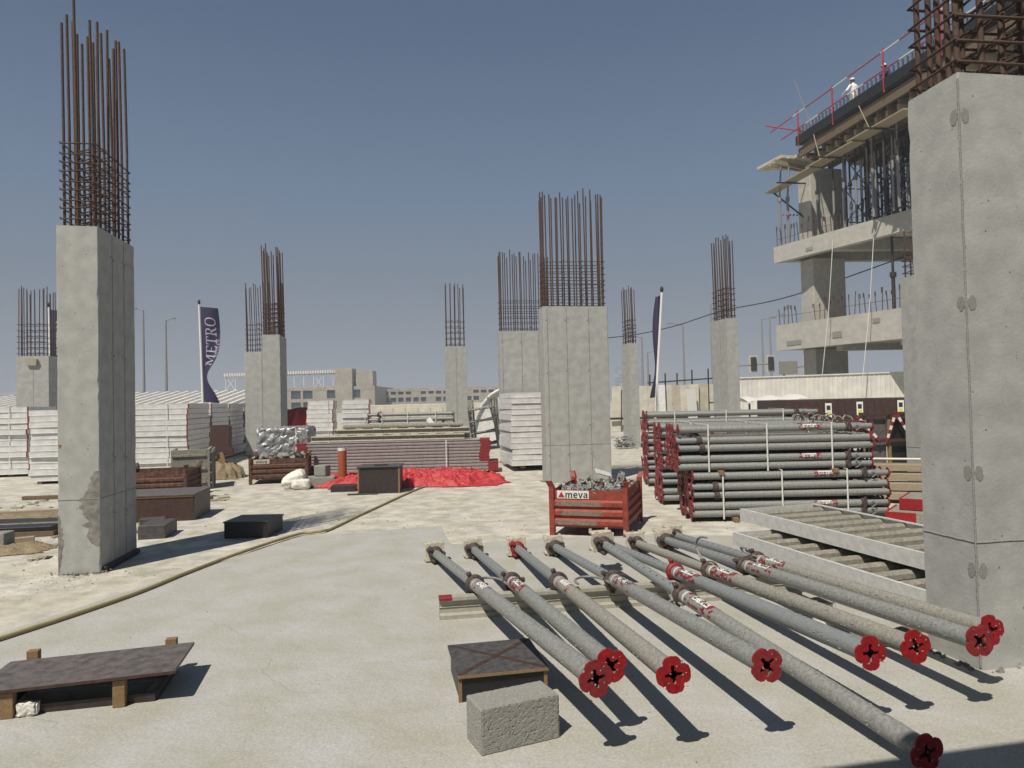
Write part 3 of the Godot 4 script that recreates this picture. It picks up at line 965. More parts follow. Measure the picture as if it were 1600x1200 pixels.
func foreground() -> void:
	big_prop("steel prop with short peeled orange label, lowest in the row over the beam's red tip", Vector3(-0.777, 0.095, -6.768), Vector3(0.317, 0.36, -2.933), 1.76, M.galv, M.galv, M.cast, 1, 0, 0.2, 0.0, 0.0, 0.35)
	big_prop("steel prop crossing close behind the first one, end plates overlapping, bent pin on its collar", Vector3(-0.42, 0.095, -6.903), Vector3(0.404, 0.342, -3.125), 1.82, M.galv_blue, M.galv, M.cast, 2, 1, 0.5, 1.5, 0.16, 0.5)
	big_prop("steel prop with pale dirty tube and one bright red head clamp", Vector3(0.0, 0.095, -6.916), Vector3(0.639, 0.36, -2.955), 1.87, M.galv_blue, M.galv_dirty, M.cast, 3, 2, 0.1, 0.0, 0.0, 0.4)
	big_prop("steel prop with a white label band and a large wire loop at its collar", Vector3(0.361, 0.095, -6.935), Vector3(1.051, 0.362, -3.03), 1.89, M.galv_blue, M.galv, M.cast, 4, 3, 0.65, 1.6, 0.19, 0.3)
	big_prop("steel prop with bluish tube and bright red collar", Vector3(0.868, 0.095, -7.063), Vector3(1.557, 0.354, -3.165), 1.79, M.galv_blue, M.galv_blue, M.red_worn, 5, 4, 0.0, 0.0, 0.0, 0.3)
	big_prop("cement stained steel prop with an upright wire loop and red and white label", Vector3(1.16, 0.095, -7.03), Vector3(1.785, 0.36, -3.214), 1.74, M.galv_dirty, M.galv_dirty, M.cast, 6, 5, 0.25, 0.1, 0.17, 2.6)
	big_prop("steel prop with red striped white band, lying against the last prop of the row", Vector3(1.47, 0.095, -7.154), Vector3(2.123, 0.352, -3.292), 1.71, M.galv_blue, M.galv, M.cast, 7, 6, 0.75, 0.0, 0.0, 0.35)
	big_prop("last steel prop of the row, running along the ribbed aluminium panels to the column", Vector3(1.615, 0.095, -7.374), Vector3(2.322, 0.326, -3.514), 1.71, M.galv_blue, M.galv_dirty, M.cast, 8, 7, 0.15, 0.8, 0.08, 0.35)
	big_prop("steel prop tipped down under the others with its end plate on the slab", Vector3(0.737, 0.26, -6.261), Vector3(1.581, 0.10, -2.794), 1.55, M.galv_blue, M.galv, M.cast, 9, 8, 0.3, 2.4, 0.06, 0.4)
	# formwork beam under the props
	var a := Vector3(-0.54, SY, -4.955)
	var b := Vector3(2.12, SY, -5.375)
	var t := thing("formwork_beam", "long dirty aluminium beam lying under the steel props", "beam", a)
	t.basis = along(a, b)
	var L := a.distance_to(b)
	var m := MB.new()
	m.prism(PackedVector2Array([Vector2(-0.04, 0), Vector2(0.04, 0), Vector2(0.04, 0.028), Vector2(0.014, 0.04), Vector2(0.012, 0.075), Vector2(0.02, 0.08), Vector2(0.012, 0.085), Vector2(0.014, 0.116), Vector2(0.04, 0.128), Vector2(0.04, 0.15), Vector2(-0.04, 0.15), Vector2(-0.04, 0.128), Vector2(-0.014, 0.116), Vector2(-0.012, 0.04), Vector2(-0.04, 0.028)]), Vector3(L, 0, 0), Vector3(0, 0, 1), Vector3(0, 1, 0), L)
	part(t, "profile", m.done(), M.beam_metal)
	part(t, "red_tip", bx(Vector3(0.045, 0.1405, 0.0), Vector3(0.092, 0.023, 0.084), 0.003), M.red_worn)
	# plywood box-out with a taped cross
	t = thing("box_out", "low black plywood box with a brown taped cross on its lid", "box", Vector3(-0.12, SY, -3.83), 11.0)
	part(t, "lid", bx(Vector3(0, 0.128, 0), Vector3(0.47, 0.014, 0.47), 0.002), M.ply_grey)
	part(t, "lid_edge", bx(Vector3(0, 0.128, 0.2365), Vector3(0.466, 0.0135, 0.003)), M.timber)
	for q in [[0, 0.215, 0.43, 0.012], [0, -0.215, 0.43, 0.012]]:
		part(t, "side_panel", bx(Vector3(q[0], 0.0605, q[1]), Vector3(q[2], 0.12, q[3]), 0.001), M.ply_black)
	for s in [-1.0, 1.0]:
		part(t, "side_panel", bx(Vector3(0.215 * s, 0.0605, 0), Vector3(0.012, 0.12, 0.412), 0.001), M.ply_black)
		part(t, "corner_batten", bx(Vector3(0.2185 * s, 0.0605, 0.2195), Vector3(0.018, 0.1205, 0.012), 0.001), M.timber)
		part(t, "tape", bx(Vector3(0, 0.1355 + 0.0006 * s, 0), Vector3(0.62, 0.001, 0.026), 0.0, Basis(Vector3.UP, 0.785 * s)), M.ply_brown)
	# concrete block
	t = thing("concrete_block", "rough grey concrete block on the slab in front of the taped box", "block", Vector3(-0.03, SY, -3.185), 24.0)
	var o := part(t, "body", rough_box(Vector3(0.37, 0.19, 0.18), 0.0012, 4, 80, 40.0, 0.007), M.block)
	o.position.y = 0.095
	# cover board over the floor opening
	t = thing("cover_board", "worn plywood sheet on timber posts covering a floor opening", "board", Vector3(-2.25, SY, -3.765), 12.3)
	var tilt := Basis(Vector3(0, 0, 1), 0.02)
	part(t, "sheet", bx(Vector3(0, 0.146, 0), Vector3(0.93, 0.016, 0.45), 0.001, tilt), M.ply_face)
	part(t, "sheet_edge", bx(Vector3(0, 0.146, 0.2265), Vector3(0.926, 0.0155, 0.0025), 0.0, tilt), M.ply_brown)
	for q in [[0.20, 0.19, 0.135], [-0.30, 0.19, 0.125], [0.34, -0.245, 0.19], [-0.36, -0.245, 0.19]]:
		part(t, "post", bx(Vector3(q[0], q[2] / 2, q[1]), Vector3(0.058, q[2], 0.042), 0.002), M.timber)
	for q in [[0, 0.165, 0.72, 0.016, 0.0], [0, -0.20, 0.72, 0.016, 0.0], [0.36, -0.017, 0.016, 0.345, 0.0], [-0.36, -0.017, 0.016, 0.345, 0.0]]:
		var fr := part(t, "frame_strip", bx(Vector3(q[0], 0.0225, q[1]), Vector3(q[2], 0.045, q[3]), 0.001), M.ply)
		fr.set_meta("label", "dark plywood strip round the opening")
	t = thing("plastic_scrap", "crumpled grey plastic scrap against the cover board frame", "scrap", Vector3(-2.42, SY, -3.54), 10.0)
	o = part(t, "body", rough_box(Vector3(0.09, 0.06, 0.05), 0.012, 8, 14, 18.0), M.sack)
	o.position.y = 0.034
	# hose
	var pts := []
	var key := [Vector3(-4.6, 0, -2.2), Vector3(-3.85, 0, -3.5), Vector3(-3.39, 0, -4.69), Vector3(-3.09, 0, -5.68), Vector3(-2.98, 0, -6.4), Vector3(-2.86, 0, -7.05), Vector3(-2.70, 0, -7.7), Vector3(-2.51, 0, -8.28), Vector3(-2.36, 0, -8.36), Vector3(-2.24, 0, -8.55), Vector3(-2.11, 0, -9.59), Vector3(-1.98, 0, -10.5), Vector3(-1.87, 0, -11.31), Vector3(-1.70, 0, -12.4), Vector3(-1.50, 0, -13.3)]
	for i in key.size() - 1:
		for j in 6:
			var p: Vector3 = key[i].cubic_interpolate(key[i + 1], key[maxi(i - 1, 0)], key[mini(i + 2, key.size() - 1)], j / 6.0)
			p.y = 0.017 + (SY if p.z > -8.5 else 0.0)
			pts.append(p)
	m = MB.new()
	m.tube(pts, 0.0165, 12)
	solo("hose", "long yellowish rubber hose snaking across the slab to the red tarpaulin", "hose", m.done(), M.hose)
	# black plywood box on the slab
	t = thing("box_out", "glossy black plywood box lying alone beside the long hose", "box", Vector3(-3.10, 0.0, -8.48), -2.0)
	part(t, "body", bx(Vector3(0, 0.09, 0), Vector3(0.50, 0.18, 0.52), 0.004), M.ply_black)
	part(t, "lid", bx(Vector3(0, 0.187, 0), Vector3(0.52, 0.014, 0.54), 0.002), M.ply_black)
	# ribbed aluminium deck panels
	ribbed_panel("ribbed aluminium deck panel lying lowest, ribs caked with cement", Vector3(1.96, 0.165, -6.44), Vector3(2.53, 0.165, -4.33))
	ribbed_panel("ribbed aluminium deck panel lying across the top of the other one", Vector3(2.20, 0.29, -6.98), Vector3(2.80, 0.29, -4.80))
	for q in [[2.35, -6.45], [2.80, -4.75]]:
		t = thing("timber_bearer", "squared timber bearer under the ribbed aluminium panels", "timber", Vector3(q[0], 0.0, q[1]), 15.0, "bearers under the ribbed panels")
		part(t, "bar", bx(Vector3(0.1, 0.0885, 0), Vector3(0.78, 0.15, 0.09), 0.004), M.timber_grey)
	# paint tin
	t = thing("paint_tin", "small dented tin with a cement crusted lid and wire handle", "tin", Vector3(1.97, SY, -4.62))
	m = MB.new()
	m.lathe(Vector3.ZERO, Vector3.UP, [[0.0, 0.0], [0.06, 0.0], [0.062, 0.01], [0.061, 0.14], [0.066, 0.15]], 20)
	part(t, "body", m.done(), M.sign_white)
	m = MB.new()
	m.lathe(Vector3.ZERO, Vector3.UP, [[0.066, 0.15], [0.07, 0.155], [0.07, 0.165], [0.05, 0.162], [0.0, 0.164]], 20)
	part(t, "lid", m.done(), M.alu_crust)
	m = MB.new()
	pts = []
	for i in 12: pts.append(Vector3(0.06 + 0.045 * (1 - cos(TAU * i / 22.0)), 0.13 + 0.07 * sin(PI * i / 11.0), 0.05 - 0.01 * i))
	m.tube(pts, 0.002, 5)
	part(t, "handle", m.done(), M.pole_grey)
	t = thing("film_bag", "dark crumpled film bag beside a brown paper lump under the props", "bag", Vector3(2.1, SY, -4.25), 20.0)
	o = part(t, "bag", rough_box(Vector3(0.22, 0.09, 0.14), 0.02, 18, 10, 9.0), M.film)
	o.position.y = 0.05
	o = part(t, "paper_lump", rough_box(Vector3(0.16, 0.08, 0.12), 0.015, 19, 10, 9.0), M.burlap)
	o.position = Vector3(0.2, 0.045, 0.06)

func ribbed_panel(label: String, a: Vector3, b: Vector3) -> void:
	var L := a.distance_to(b)
	var t := thing("deck_form", label, "panel", a, 0.0, "ribbed aluminium panels by the column")
	t.basis = along(a, b, Vector3.UP)  # x along the panel, z away to the left: the width runs along -z
	var W := 0.86
	for s in [0, 1]:
		var z: float = -W * s
		var m := MB.new()
		m.prism(PackedVector2Array([Vector2(0, 0), Vector2(0.05, 0), Vector2(0.05, 0.006), Vector2(0.008, 0.012), Vector2(0.008, 0.10), Vector2(0.03, 0.105), Vector2(0.03, 0.115), Vector2(0, 0.115)]), Vector3(0, 0, z) if s == 0 else Vector3(L, 0, z), Vector3(0, 0, -1 if s == 0 else 1), Vector3.UP, L)
		part(t, "side_rail", m.done(), M.alu)
	for e in [0.004, L - 0.004]:
		part(t, "end_rail", bx(Vector3(e, 0.057, -W / 2), Vector3(0.008, 0.112, W - 0.03)), M.alu)
	part(t, "skin", bx(Vector3(L / 2, 0.012, -W / 2), Vector3(L - 0.03, 0.008, W - 0.12)), M.alu_crust)
	var k := int(L / 0.235)
	for i in k:
		var x := 0.12 + (L - 0.24) * i / (k - 1.0)
		var m := MB.new()
		m.prism(PackedVector2Array([Vector2(-0.034, 0.04), Vector2(0.034, 0.04), Vector2(0.034, 0.075), Vector2(0.018, 0.095), Vector2(-0.018, 0.095), Vector2(-0.034, 0.075)]), Vector3(x, 0, -0.013), Vector3.RIGHT, Vector3.UP, -(W - 0.026))
		part(t, "rib", m.done(), M.alu_crust)

# ---------- unfinished frame on the right ----------
func bar_m(h: float, r: float) -> ArrayMesh:
	var m := MB.new()
	m.tube([Vector3(0, -0.05, 0), Vector3(0, h, 0), Vector3(0.12, h, 0.02), Vector3(0.12, h - 0.2, 0.02)], r, 5)
	return m.done()

func edge_pt(f: float) -> Vector3: return Vector3(13.0 + 0.407 * f, 0, -34.7 + 0.913 * f)
func deck_pt(f: float) -> Vector3: return Vector3(13.72 + 0.166 * f, 0, -35.3 + 0.986 * f)

func slab_poly(p: Callable, f0: float, f1: float, depth: float, inset := 0.0) -> PackedVector2Array:
	var s := Vector3(0.998, 0, -0.06)
	var a: Vector3 = p.call(f0) + s * inset
	var b: Vector3 = p.call(f1) + s * inset
	return PackedVector2Array([Vector2(a.x, a.z), Vector2(b.x, b.z), Vector2(b.x + s.x * depth, b.z + s.z * depth), Vector2(a.x + s.x * depth, a.z + s.z * depth)])

func frame_building() -> void:
	rng.seed = 500
	var s := Vector3(0.998, 0, -0.06)
	var t := thing("unfinished_building", "raw concrete building frame under construction with open storeys and timber formwork on top", "building", Vector3.ZERO)
	for q in [[4.0, 0.28, 0.0], [8.74, 0.26, 0.0]]:
		var m := MB.new()
		flat(slab_poly(edge_pt, 0.0, 14.0, 12.0), q[0], q[1], m)
		part(t, "floor_slab", m.done(), M.conc_light)
	# edge beams: a deep one at the first floor, a shallower one above
	for q in [[3.69, 4.93, 0.35], [8.0, 8.78, 0.4]]:
		var m := MB.new()
		var a := edge_pt(-0.003)
		var b := edge_pt(14.0)
		var o := Vector3(-0.003, 0, 0)
		m.hexa([a + o + Vector3(0, q[0], 0), b + o + Vector3(0, q[0], 0), b + s * q[2] + Vector3(0, q[0], 0), a + s * q[2] + Vector3(0, q[0], 0), a + o + Vector3(0, q[1], 0), b + o + Vector3(0, q[1], 0), b + s * q[2] + Vector3(0, q[1], 0), a + s * q[2] + Vector3(0, q[1], 0)])
		part(t, "edge_beam", m.done(), M.conc_light)
		m = MB.new()  # return beam along the far end
		a = edge_pt(0.0) + s * q[2]
		b = edge_pt(0.0) + s * 11.9
		var w := Vector3(0.407, 0, 0.913) * 0.4
		m.hexa([a + Vector3(0, q[0] + 0.02, 0), b + Vector3(0, q[0] + 0.02, 0), b + w + Vector3(0, q[0] + 0.02, 0), a + w + Vector3(0, q[0] + 0.02, 0), a + Vector3(0, q[1] - 0.02, 0), b + Vector3(0, q[1] - 0.02, 0), b + w + Vector3(0, q[1] - 0.02, 0), a + w + Vector3(0, q[1] - 0.02, 0)])
		part(t, "edge_beam", m.done(), M.conc_light)
	for f in [3.2, 6.4, 9.6]:  # cross beams under the slabs
		for y in [3.45, 7.95]:
			var a := edge_pt(f) + s * 0.4
			part(t, "cross_beam", bx(a + s * 5.5 + Vector3(0, y + 0.26, 0), Vector3(11.0, 0.5, 0.5), 0.0, Basis(Vector3.UP, 0.06)), M.conc_light)
	for q in [[0.0, 3.69], [4.02, 7.99], [8.74, 12.3]]:
		for c in [Vector3(15.1, 0, -34.1), Vector3(18.2, 0, -28.2), Vector3(21.5, 0, -34.5)]:
			part(t, "column", bx(c + Vector3(0, (q[0] + q[1]) / 2, 0), Vector3(1.75, q[1] - q[0], 0.95), 0.02, Basis(Vector3.UP, 0.22)), M.conc_light)
	# broken out pockets on the face of the deep beam
	for q in [[1.1, 4.0, 0.9, 0.22], [3.6, 4.15, 0.5, 0.28], [5.6, 4.55, 0.35, 0.2], [2.2, 8.25, 0.4, 0.15]]:
		var a := edge_pt(q[0]) + Vector3(-0.012, q[1], 0)
		part(t, "pocket", bx(a, Vector3(0.03, q[3], q[2]), 0.004, Basis(Vector3.UP, 0.42)), M.grout)
	# starter bars along the slab edges
	var bm := bar_m(0.95, 0.019)
	for y in [4.93, 8.78]:
		var f := 0.05
		while f < 8.0:
			if not (y < 5 and f > 1.35 and f < 1.95):
				var b := part(t, "starter_bar", bm, M.rebar)
				b.position = edge_pt(f) + s * 0.15 + Vector3(0, y, 0)
				b.rotation = Vector3(rng.randf_range(-0.08, 0.08), rng.randf() * 1.0 + 0.8, rng.randf_range(-0.06, 0.06))
				b.scale.y = rng.randf_range(0.8, 1.1)
			f += 0.27
	for y in [5.35, 9.15]:
		var m := MB.new()
		m.tube([edge_pt(0.0) + s * 0.17 + Vector3(0, y, 0), edge_pt(8.0) + s * 0.17 + Vector3(0, y, 0)], 0.01, 5)
		part(t, "tie_bar", m.done(), M.rebar)
	# formwork deck on top
	t = thing("formwork_deck", "timber formwork deck with black membrane edge on top of the concrete frame", "formwork", Vector3.ZERO)
	var m := MB.new()
	flat(slab_poly(deck_pt, 1.6, 16.0, 17.0, 0.05), 13.55, 0.1, m)
	part(t, "deck_sheet", m.done(), M.ply)
	var ma := deck_pt(1.4)
	var mb := deck_pt(16.0)
	part(t, "edge_membrane", bx((ma + mb) / 2 + Vector3(0, 13.72, 0), Vector3(0.05, 0.44, ma.distance_to(mb)), 0.0, Basis(Vector3.UP, 0.167)), M.membrane)
	part(t, "edge_timber", bx((ma + mb) / 2 + s * 0.16 + Vector3(0, 13.14, 0), Vector3(0.12, 0.42, ma.distance_to(mb)), 0.0, Basis(Vector3.UP, 0.167)), M.timber_dark)
	part(t, "edge_timber", bx((ma + mb) / 2 + s * 1.6 + Vector3(0, 12.55, 0), Vector3(0.14, 0.34, ma.distance_to(mb)), 0.0, Basis(Vector3.UP, 0.167)), M.timber_dark)
	for q in [[0.9, 12.42], [3.4, 12.38], [5.6, 12.36], [8.2, 12.36]]:
		part(t, "ledger_beam", bx((ma + mb) / 2 + s * q[0] + Vector3(0.1, q[1], 0), Vector3(0.16, 0.26, ma.distance_to(mb) - 0.6), 0.0, Basis(Vector3.UP, 0.167)), M.timber_dark)
	for q in [[2.2, 0.9], [6.4, 1.2], [10.0, 1.2]]:
		part(t, "beam_form", bx((ma + mb) / 2 + s * q[0] + Vector3(0.4, 12.62, 0), Vector3(q[1], 0.56, ma.distance_to(mb) - 1.2), 0.0, Basis(Vector3.UP, 0.167)), M.ply)
	for i in 20:
		part(t, "joist_end", bx(deck_pt(2.0 + i * 0.66) + s * 0.55 + Vector3(0, 12.68, 0), Vector3(0.5, 0.24, 0.16), 0.0, Basis(Vector3.UP, 0.06)), M.timber_grey)
	for i in 22:
		var p := deck_pt(1.9 + i * 0.62)
		part(t, "joist", bx(p + s * 5.4 + Vector3(0, 12.86, 0), Vector3(10.4, 0.24, 0.10), 0.0, Basis(Vector3.UP, 0.06)), M.timber_dark)
	for i in 6:
		part(t, "overhang_panel", bx(deck_pt(0.25) + Vector3(-0.55 + 0.36 * i, 13.12 - 0.035 * (i % 2), -0.1), Vector3(0.34, 0.16, 1.9), 0.01, Basis(Vector3.UP, 0.3)), M.cream)
	part(t, "overhang_beam", bx(deck_pt(0.6) + Vector3(0.3, 12.8, 0), Vector3(2.8, 0.2, 0.16), 0.0, Basis(Vector3.UP, 0.5)), M.timber_grey)
	part(t, "overhang_beam", bx(deck_pt(0.2) + Vector3(0.3, 12.82, 0), Vector3(2.6, 0.16, 0.14), 0.0, Basis(Vector3.UP, 0.45)), M.timber_grey)
	# walkway boards hung below the deck edge
	for q in [[-0.3, 3.6, 11.72], [3.3, 6.6, 11.80], [6.3, 9.6, 11.90]]:
		var a := deck_pt(q[0]) - s * 0.45
		var b := deck_pt(q[1]) - s * 0.45
		t = thing("scaffold_board", "plank of the walkway slung below the formwork deck edge", "plank", (a + b) / 2 + Vector3(0, q[2], 0), 0.0, "walkway planks on the frame")
		t.basis = along(a, b)
		part(t, "board", bx(Vector3.ZERO, Vector3(a.distance_to(b), 0.06, 0.62), 0.004), M.timber_grey)
		part(t, "ledger", bx(Vector3(0, -0.09, 0.0), Vector3(0.06, 0.06, 1.5)), M.steel_dark)
	for q in [[3.0, -0.62, 4.1], [6.2, -0.5, 3.6]]:
		m = MB.new()
		m.cyl(deck_pt(q[0]) + Vector3(-0.1, 13.45, 0), deck_pt(q[0] + 1.3) + Vector3(q[1], 11.85, 0), 0.02, 0.02, 6)
		solo("rope", "pale rope tied from the deck edge down to the walkway planks", "rope", m.done(), M.timber_grey, "ropes on the deck edge")
	m = MB.new()
	m.cyl(deck_pt(-0.2) + Vector3(-0.3, 11.7, 0), edge_pt(1.2) + Vector3(1.0, 9.6, 0), 0.04, 0.04, 7)
	solo("walkway_brace", "dark diagonal brace under the end of the walkway planks", "brace", m.done(), M.steel_dark)
	# shores between the second floor and the deck
	var shore := thing("shoring_prop", "slim rusty shore standing between the upper slab and the formwork deck", "prop", deck_pt(2.3) + s * 0.4 + Vector3(0, 8.79, 0), 0.0, "shores under the formwork deck")
	m = MB.new()
	m.cyl(Vector3(0, 0, 0), Vector3(0, 2.2, 0), 0.055, 0.055, 9)
	part(shore, "lower_tube", m.done(), M.pole_grey)
	m = MB.new()
	m.cyl(Vector3(0, 2.2, 0), Vector3(0, 3.75, 0), 0.042, 0.042, 9)
	part(shore, "upper_tube", m.done(), M.steel_dark)
	m = MB.new()
	m.cyl(Vector3(0, 2.12, 0), Vector3(0, 2.28, 0), 0.09, 0.09, 9)
	m.box(Vector3(0, 0.008, 0), Vector3(0.22, 0.016, 0.22))
	m.box(Vector3(0, 3.76, 0), Vector3(0.3, 0.02, 0.2))
	part(shore, "collar", m.done(), M.steel_dark)
	for f in [4.2, 6.1, 7.6, 9.3]: copy(shore, deck_pt(f) + s * 0.45 + Vector3(0, 8.79, 0), rng.randf() * 90)
	for q in [[2.6, 1.5], [3.6, 2.2], [4.6, 1.7], [5.6, 2.6], [6.6, 1.6], [7.5, 2.4], [5.0, 3.6], [6.2, 4.6], [7.2, 5.6], [4.2, 5.0], [3.2, 4.2], [5.2, 0.9], [6.9, 0.9], [8.2, 1.4], [3.9, 3.0], [4.8, 4.4], [5.8, 5.4], [7.9, 3.6], [6.8, 7.0], [5.4, 7.4], [7.4, 8.0], [2.9, 0.8], [3.5, 1.2], [4.5, 0.8], [5.9, 0.7], [7.1, 0.6], [2.7, 3.4], [4.0, 6.4], [6.0, 8.6], [8.4, 6.2], [3.0, 6.0]]:
		copy(shore, deck_pt(q[0]) + s * q[1] + Vector3(0, 8.79, 0), rng.randf() * 90)
	# braced towers between them
	for q in [[3.4, 2.9], [5.4, 3.2], [7.0, 3.0], [6.4, 6.0], [2.9, 5.0], [4.2, 8.0], [7.2, 9.0], [4.4, 1.3], [6.0, 1.2], [7.6, 1.3], [5.0, 6.0]]:
		t = thing("shoring_tower", "braced dark red steel shoring tower under the formwork deck", "scaffold", deck_pt(q[0]) + s * q[1] + Vector3(0, 8.75, 0), 12.0, "shoring towers on the upper slab")
		for c in [[-0.6, -0.5], [0.6, -0.5], [0.6, 0.5], [-0.6, 0.5]]:
			m = MB.new()
			m.cyl(Vector3(c[0], 0, c[1]), Vector3(c[0], 3.8, c[1]), 0.05, 0.05, 8)
			part(t, "leg", m.done(), M.steel_dark)
		for z in [-0.5, 0.5]:
			for y in [0.4, 1.9]:
				m = MB.new()
				m.cyl(Vector3(-0.6, y, z), Vector3(0.6, y + 1.4, z), 0.025, 0.025, 6)
				m.cyl(Vector3(0.6, y, z), Vector3(-0.6, y + 1.4, z), 0.025, 0.025, 6)
				m.cyl(Vector3(-0.6, y, z), Vector3(0.6, y, z), 0.025, 0.025, 6)
				part(t, "brace", m.done(), M.steel_dark)
	# two props at the outer corner, and one between the floors below
	for q in [[-0.1, 0.0], [0.25, 0.1]]:
		t = thing("corner_prop", "grey steel prop standing at the outer corner under the formwork overhang", "prop", edge_pt(0.15) + Vector3(0.35 + q[0], 8.79, q[1]), 0.0, "corner props on the frame")
		m = MB.new()
		m.cyl(Vector3.ZERO, Vector3(0, 2.3, 0), 0.06, 0.06, 9)
		part(t, "lower_tube", m.done(), M.pole_grey)
		m = MB.new()
		m.cyl(Vector3(0, 2.3, 0), Vector3(0.12, 4.1, 0), 0.045, 0.045, 9)
		m.cyl(Vector3(0, 2.2, 0), Vector3(0, 2.4, 0), 0.1, 0.1, 9)
		part(t, "upper_tube", m.done(), M.pole_grey)
	t = thing("floor_prop", "single dark prop standing between the two concrete floors", "prop", edge_pt(5.9) + s * 0.5 + Vector3(0, 4.01, 0))
	m = MB.new()
	m.cyl(Vector3.ZERO, Vector3(0, 2.4, 0), 0.075, 0.075, 9)
	part(t, "lower_tube", m.done(), M.steel_dark)
	m = MB.new()
	m.cyl(Vector3(0, 2.4, 0), Vector3(0, 4.46, 0), 0.055, 0.055, 9)
	m.cyl(Vector3(0, 2.3, 0), Vector3(0, 2.5, 0), 0.13, 0.13, 9)
	part(t, "upper_tube", m.done(), M.steel_dark)
	# guard rail
	t = thing("guard_rail", "red and white guard rail of tubes along the formwork deck edge", "railing", Vector3.ZERO)
	for f in [1.6, 4.3, 7.6, 10.6]:
		m = MB.new()
		m.cyl(deck_pt(f) + Vector3(0, 13.4, 0), deck_pt(f) + Vector3(0, 15.15, 0), 0.04, 0.04, 8)
		part(t, "post", m.done(), M.red_paint)
	for row in [[15.02, 0.0], [14.28, 1.0]]:
		var f: float = -0.9 + row[1]
		var k := 0
		while f < 13.0:
			m = MB.new()
			m.cyl(deck_pt(f) + Vector3(0, row[0], 0), deck_pt(f + 1.05) + Vector3(0, row[0], 0), 0.028, 0.028, 8)
			part(t, "rail_red" if k % 3 != 2 else "rail_white", m.done(), M.red_paint if k % 3 != 2 else M.pole_white)
			f += 1.05
			k += 1
	m = MB.new()
	m.cyl(deck_pt(0.2) + Vector3(-0.9, 14.85, 0.3), deck_pt(1.4) + Vector3(0.9, 14.2, -0.2), 0.035, 0.035, 8)
	part(t, "rail_end", m.done(), M.red_paint)
	var lm := bar_m(0.5, 0.016)
	t = thing("deck_reinforcement", "row of bent starter bars standing along the formwork deck edge", "rebar", Vector3.ZERO)
	for i in 44:
		var b := part(t, "bent_bar", lm, M.rebar)
		b.position = deck_pt(1.3 + i * 0.26) + s * 0.25 + Vector3(0, 13.9, 0)
		b.rotation = Vector3(0, 0.9, rng.randf_range(-0.05, 0.05))
	m = MB.new()
	m.cyl(deck_pt(3.0) + Vector3(-0.2, 13.9, 0), deck_pt(2.4) + Vector3(-0.55, 16.2, 0), 0.025, 0.02, 6)
	solo("lone_bar", "single dark bar leaning out above the guard rail", "bar", m.done(), M.pole_grey)
	# ropes and a cable
	for q in [[1348, 3.6], [1405, 5.7]]:
		var a := edge_pt(q[1]) + Vector3(-0.05, 8.4, 0)
		m = MB.new()
		m.tube([a, a + Vector3(-0.35, -3.2, 0.1), a + Vector3(-0.9, -7.0, 0.2)], 0.016, 5)
		solo("rope", "white rope hanging down the face of the concrete frame", "rope", m.done(), M.strap, "ropes on the concrete frame")
	var pts := []
	var key := [Vector3(4.0, 5.05, -42.0), Vector3(7.0, 5.2, -41.0), Vector3(9.3, 5.58, -40.0), Vector3(11.7, 6.25, -39.0), Vector3(14.6, 6.65, -36.4), Vector3(19.5, 8.2, -32.0)]
	for i in key.size() - 1:
		for j in 6: pts.append(key[i].cubic_interpolate(key[i + 1], key[maxi(i - 1, 0)], key[mini(i + 2, key.size() - 1)], j / 6.0))
	m = MB.new()
	m.tube(pts, 0.028, 5)
	solo("cable", "black cable sagging from the concrete frame to the street lamps", "cable", m.done(), M.membrane)
	m = MB.new()
	var k0 := edge_pt(0.3) + Vector3(0.2, 10.3, 0)
	for i in 7: m.box(k0.lerp(k0 + Vector3(1.2, -0.02, 0), (i + 0.5) / 7.0), Vector3(0.10, 0.07, 0.01), Basis(Vector3(0, 0, 1), 0.3))
	solo("warning_tape", "red and white warning tape tied to the corner props", "tape", m.done(), M.red_paint)
	# two workers on the deck
	person("worker in white shirt and cap standing behind the guard rail", deck_pt(4.75) + s * 0.7 + Vector3(0, 13.56, 0), 200.0, M.cloth_white, false)
	person("worker in blue overalls bending down behind the guard rail", deck_pt(7.1) + s * 0.7 + Vector3(0, 13.56, 0), 250.0, M.cloth_blue, true)

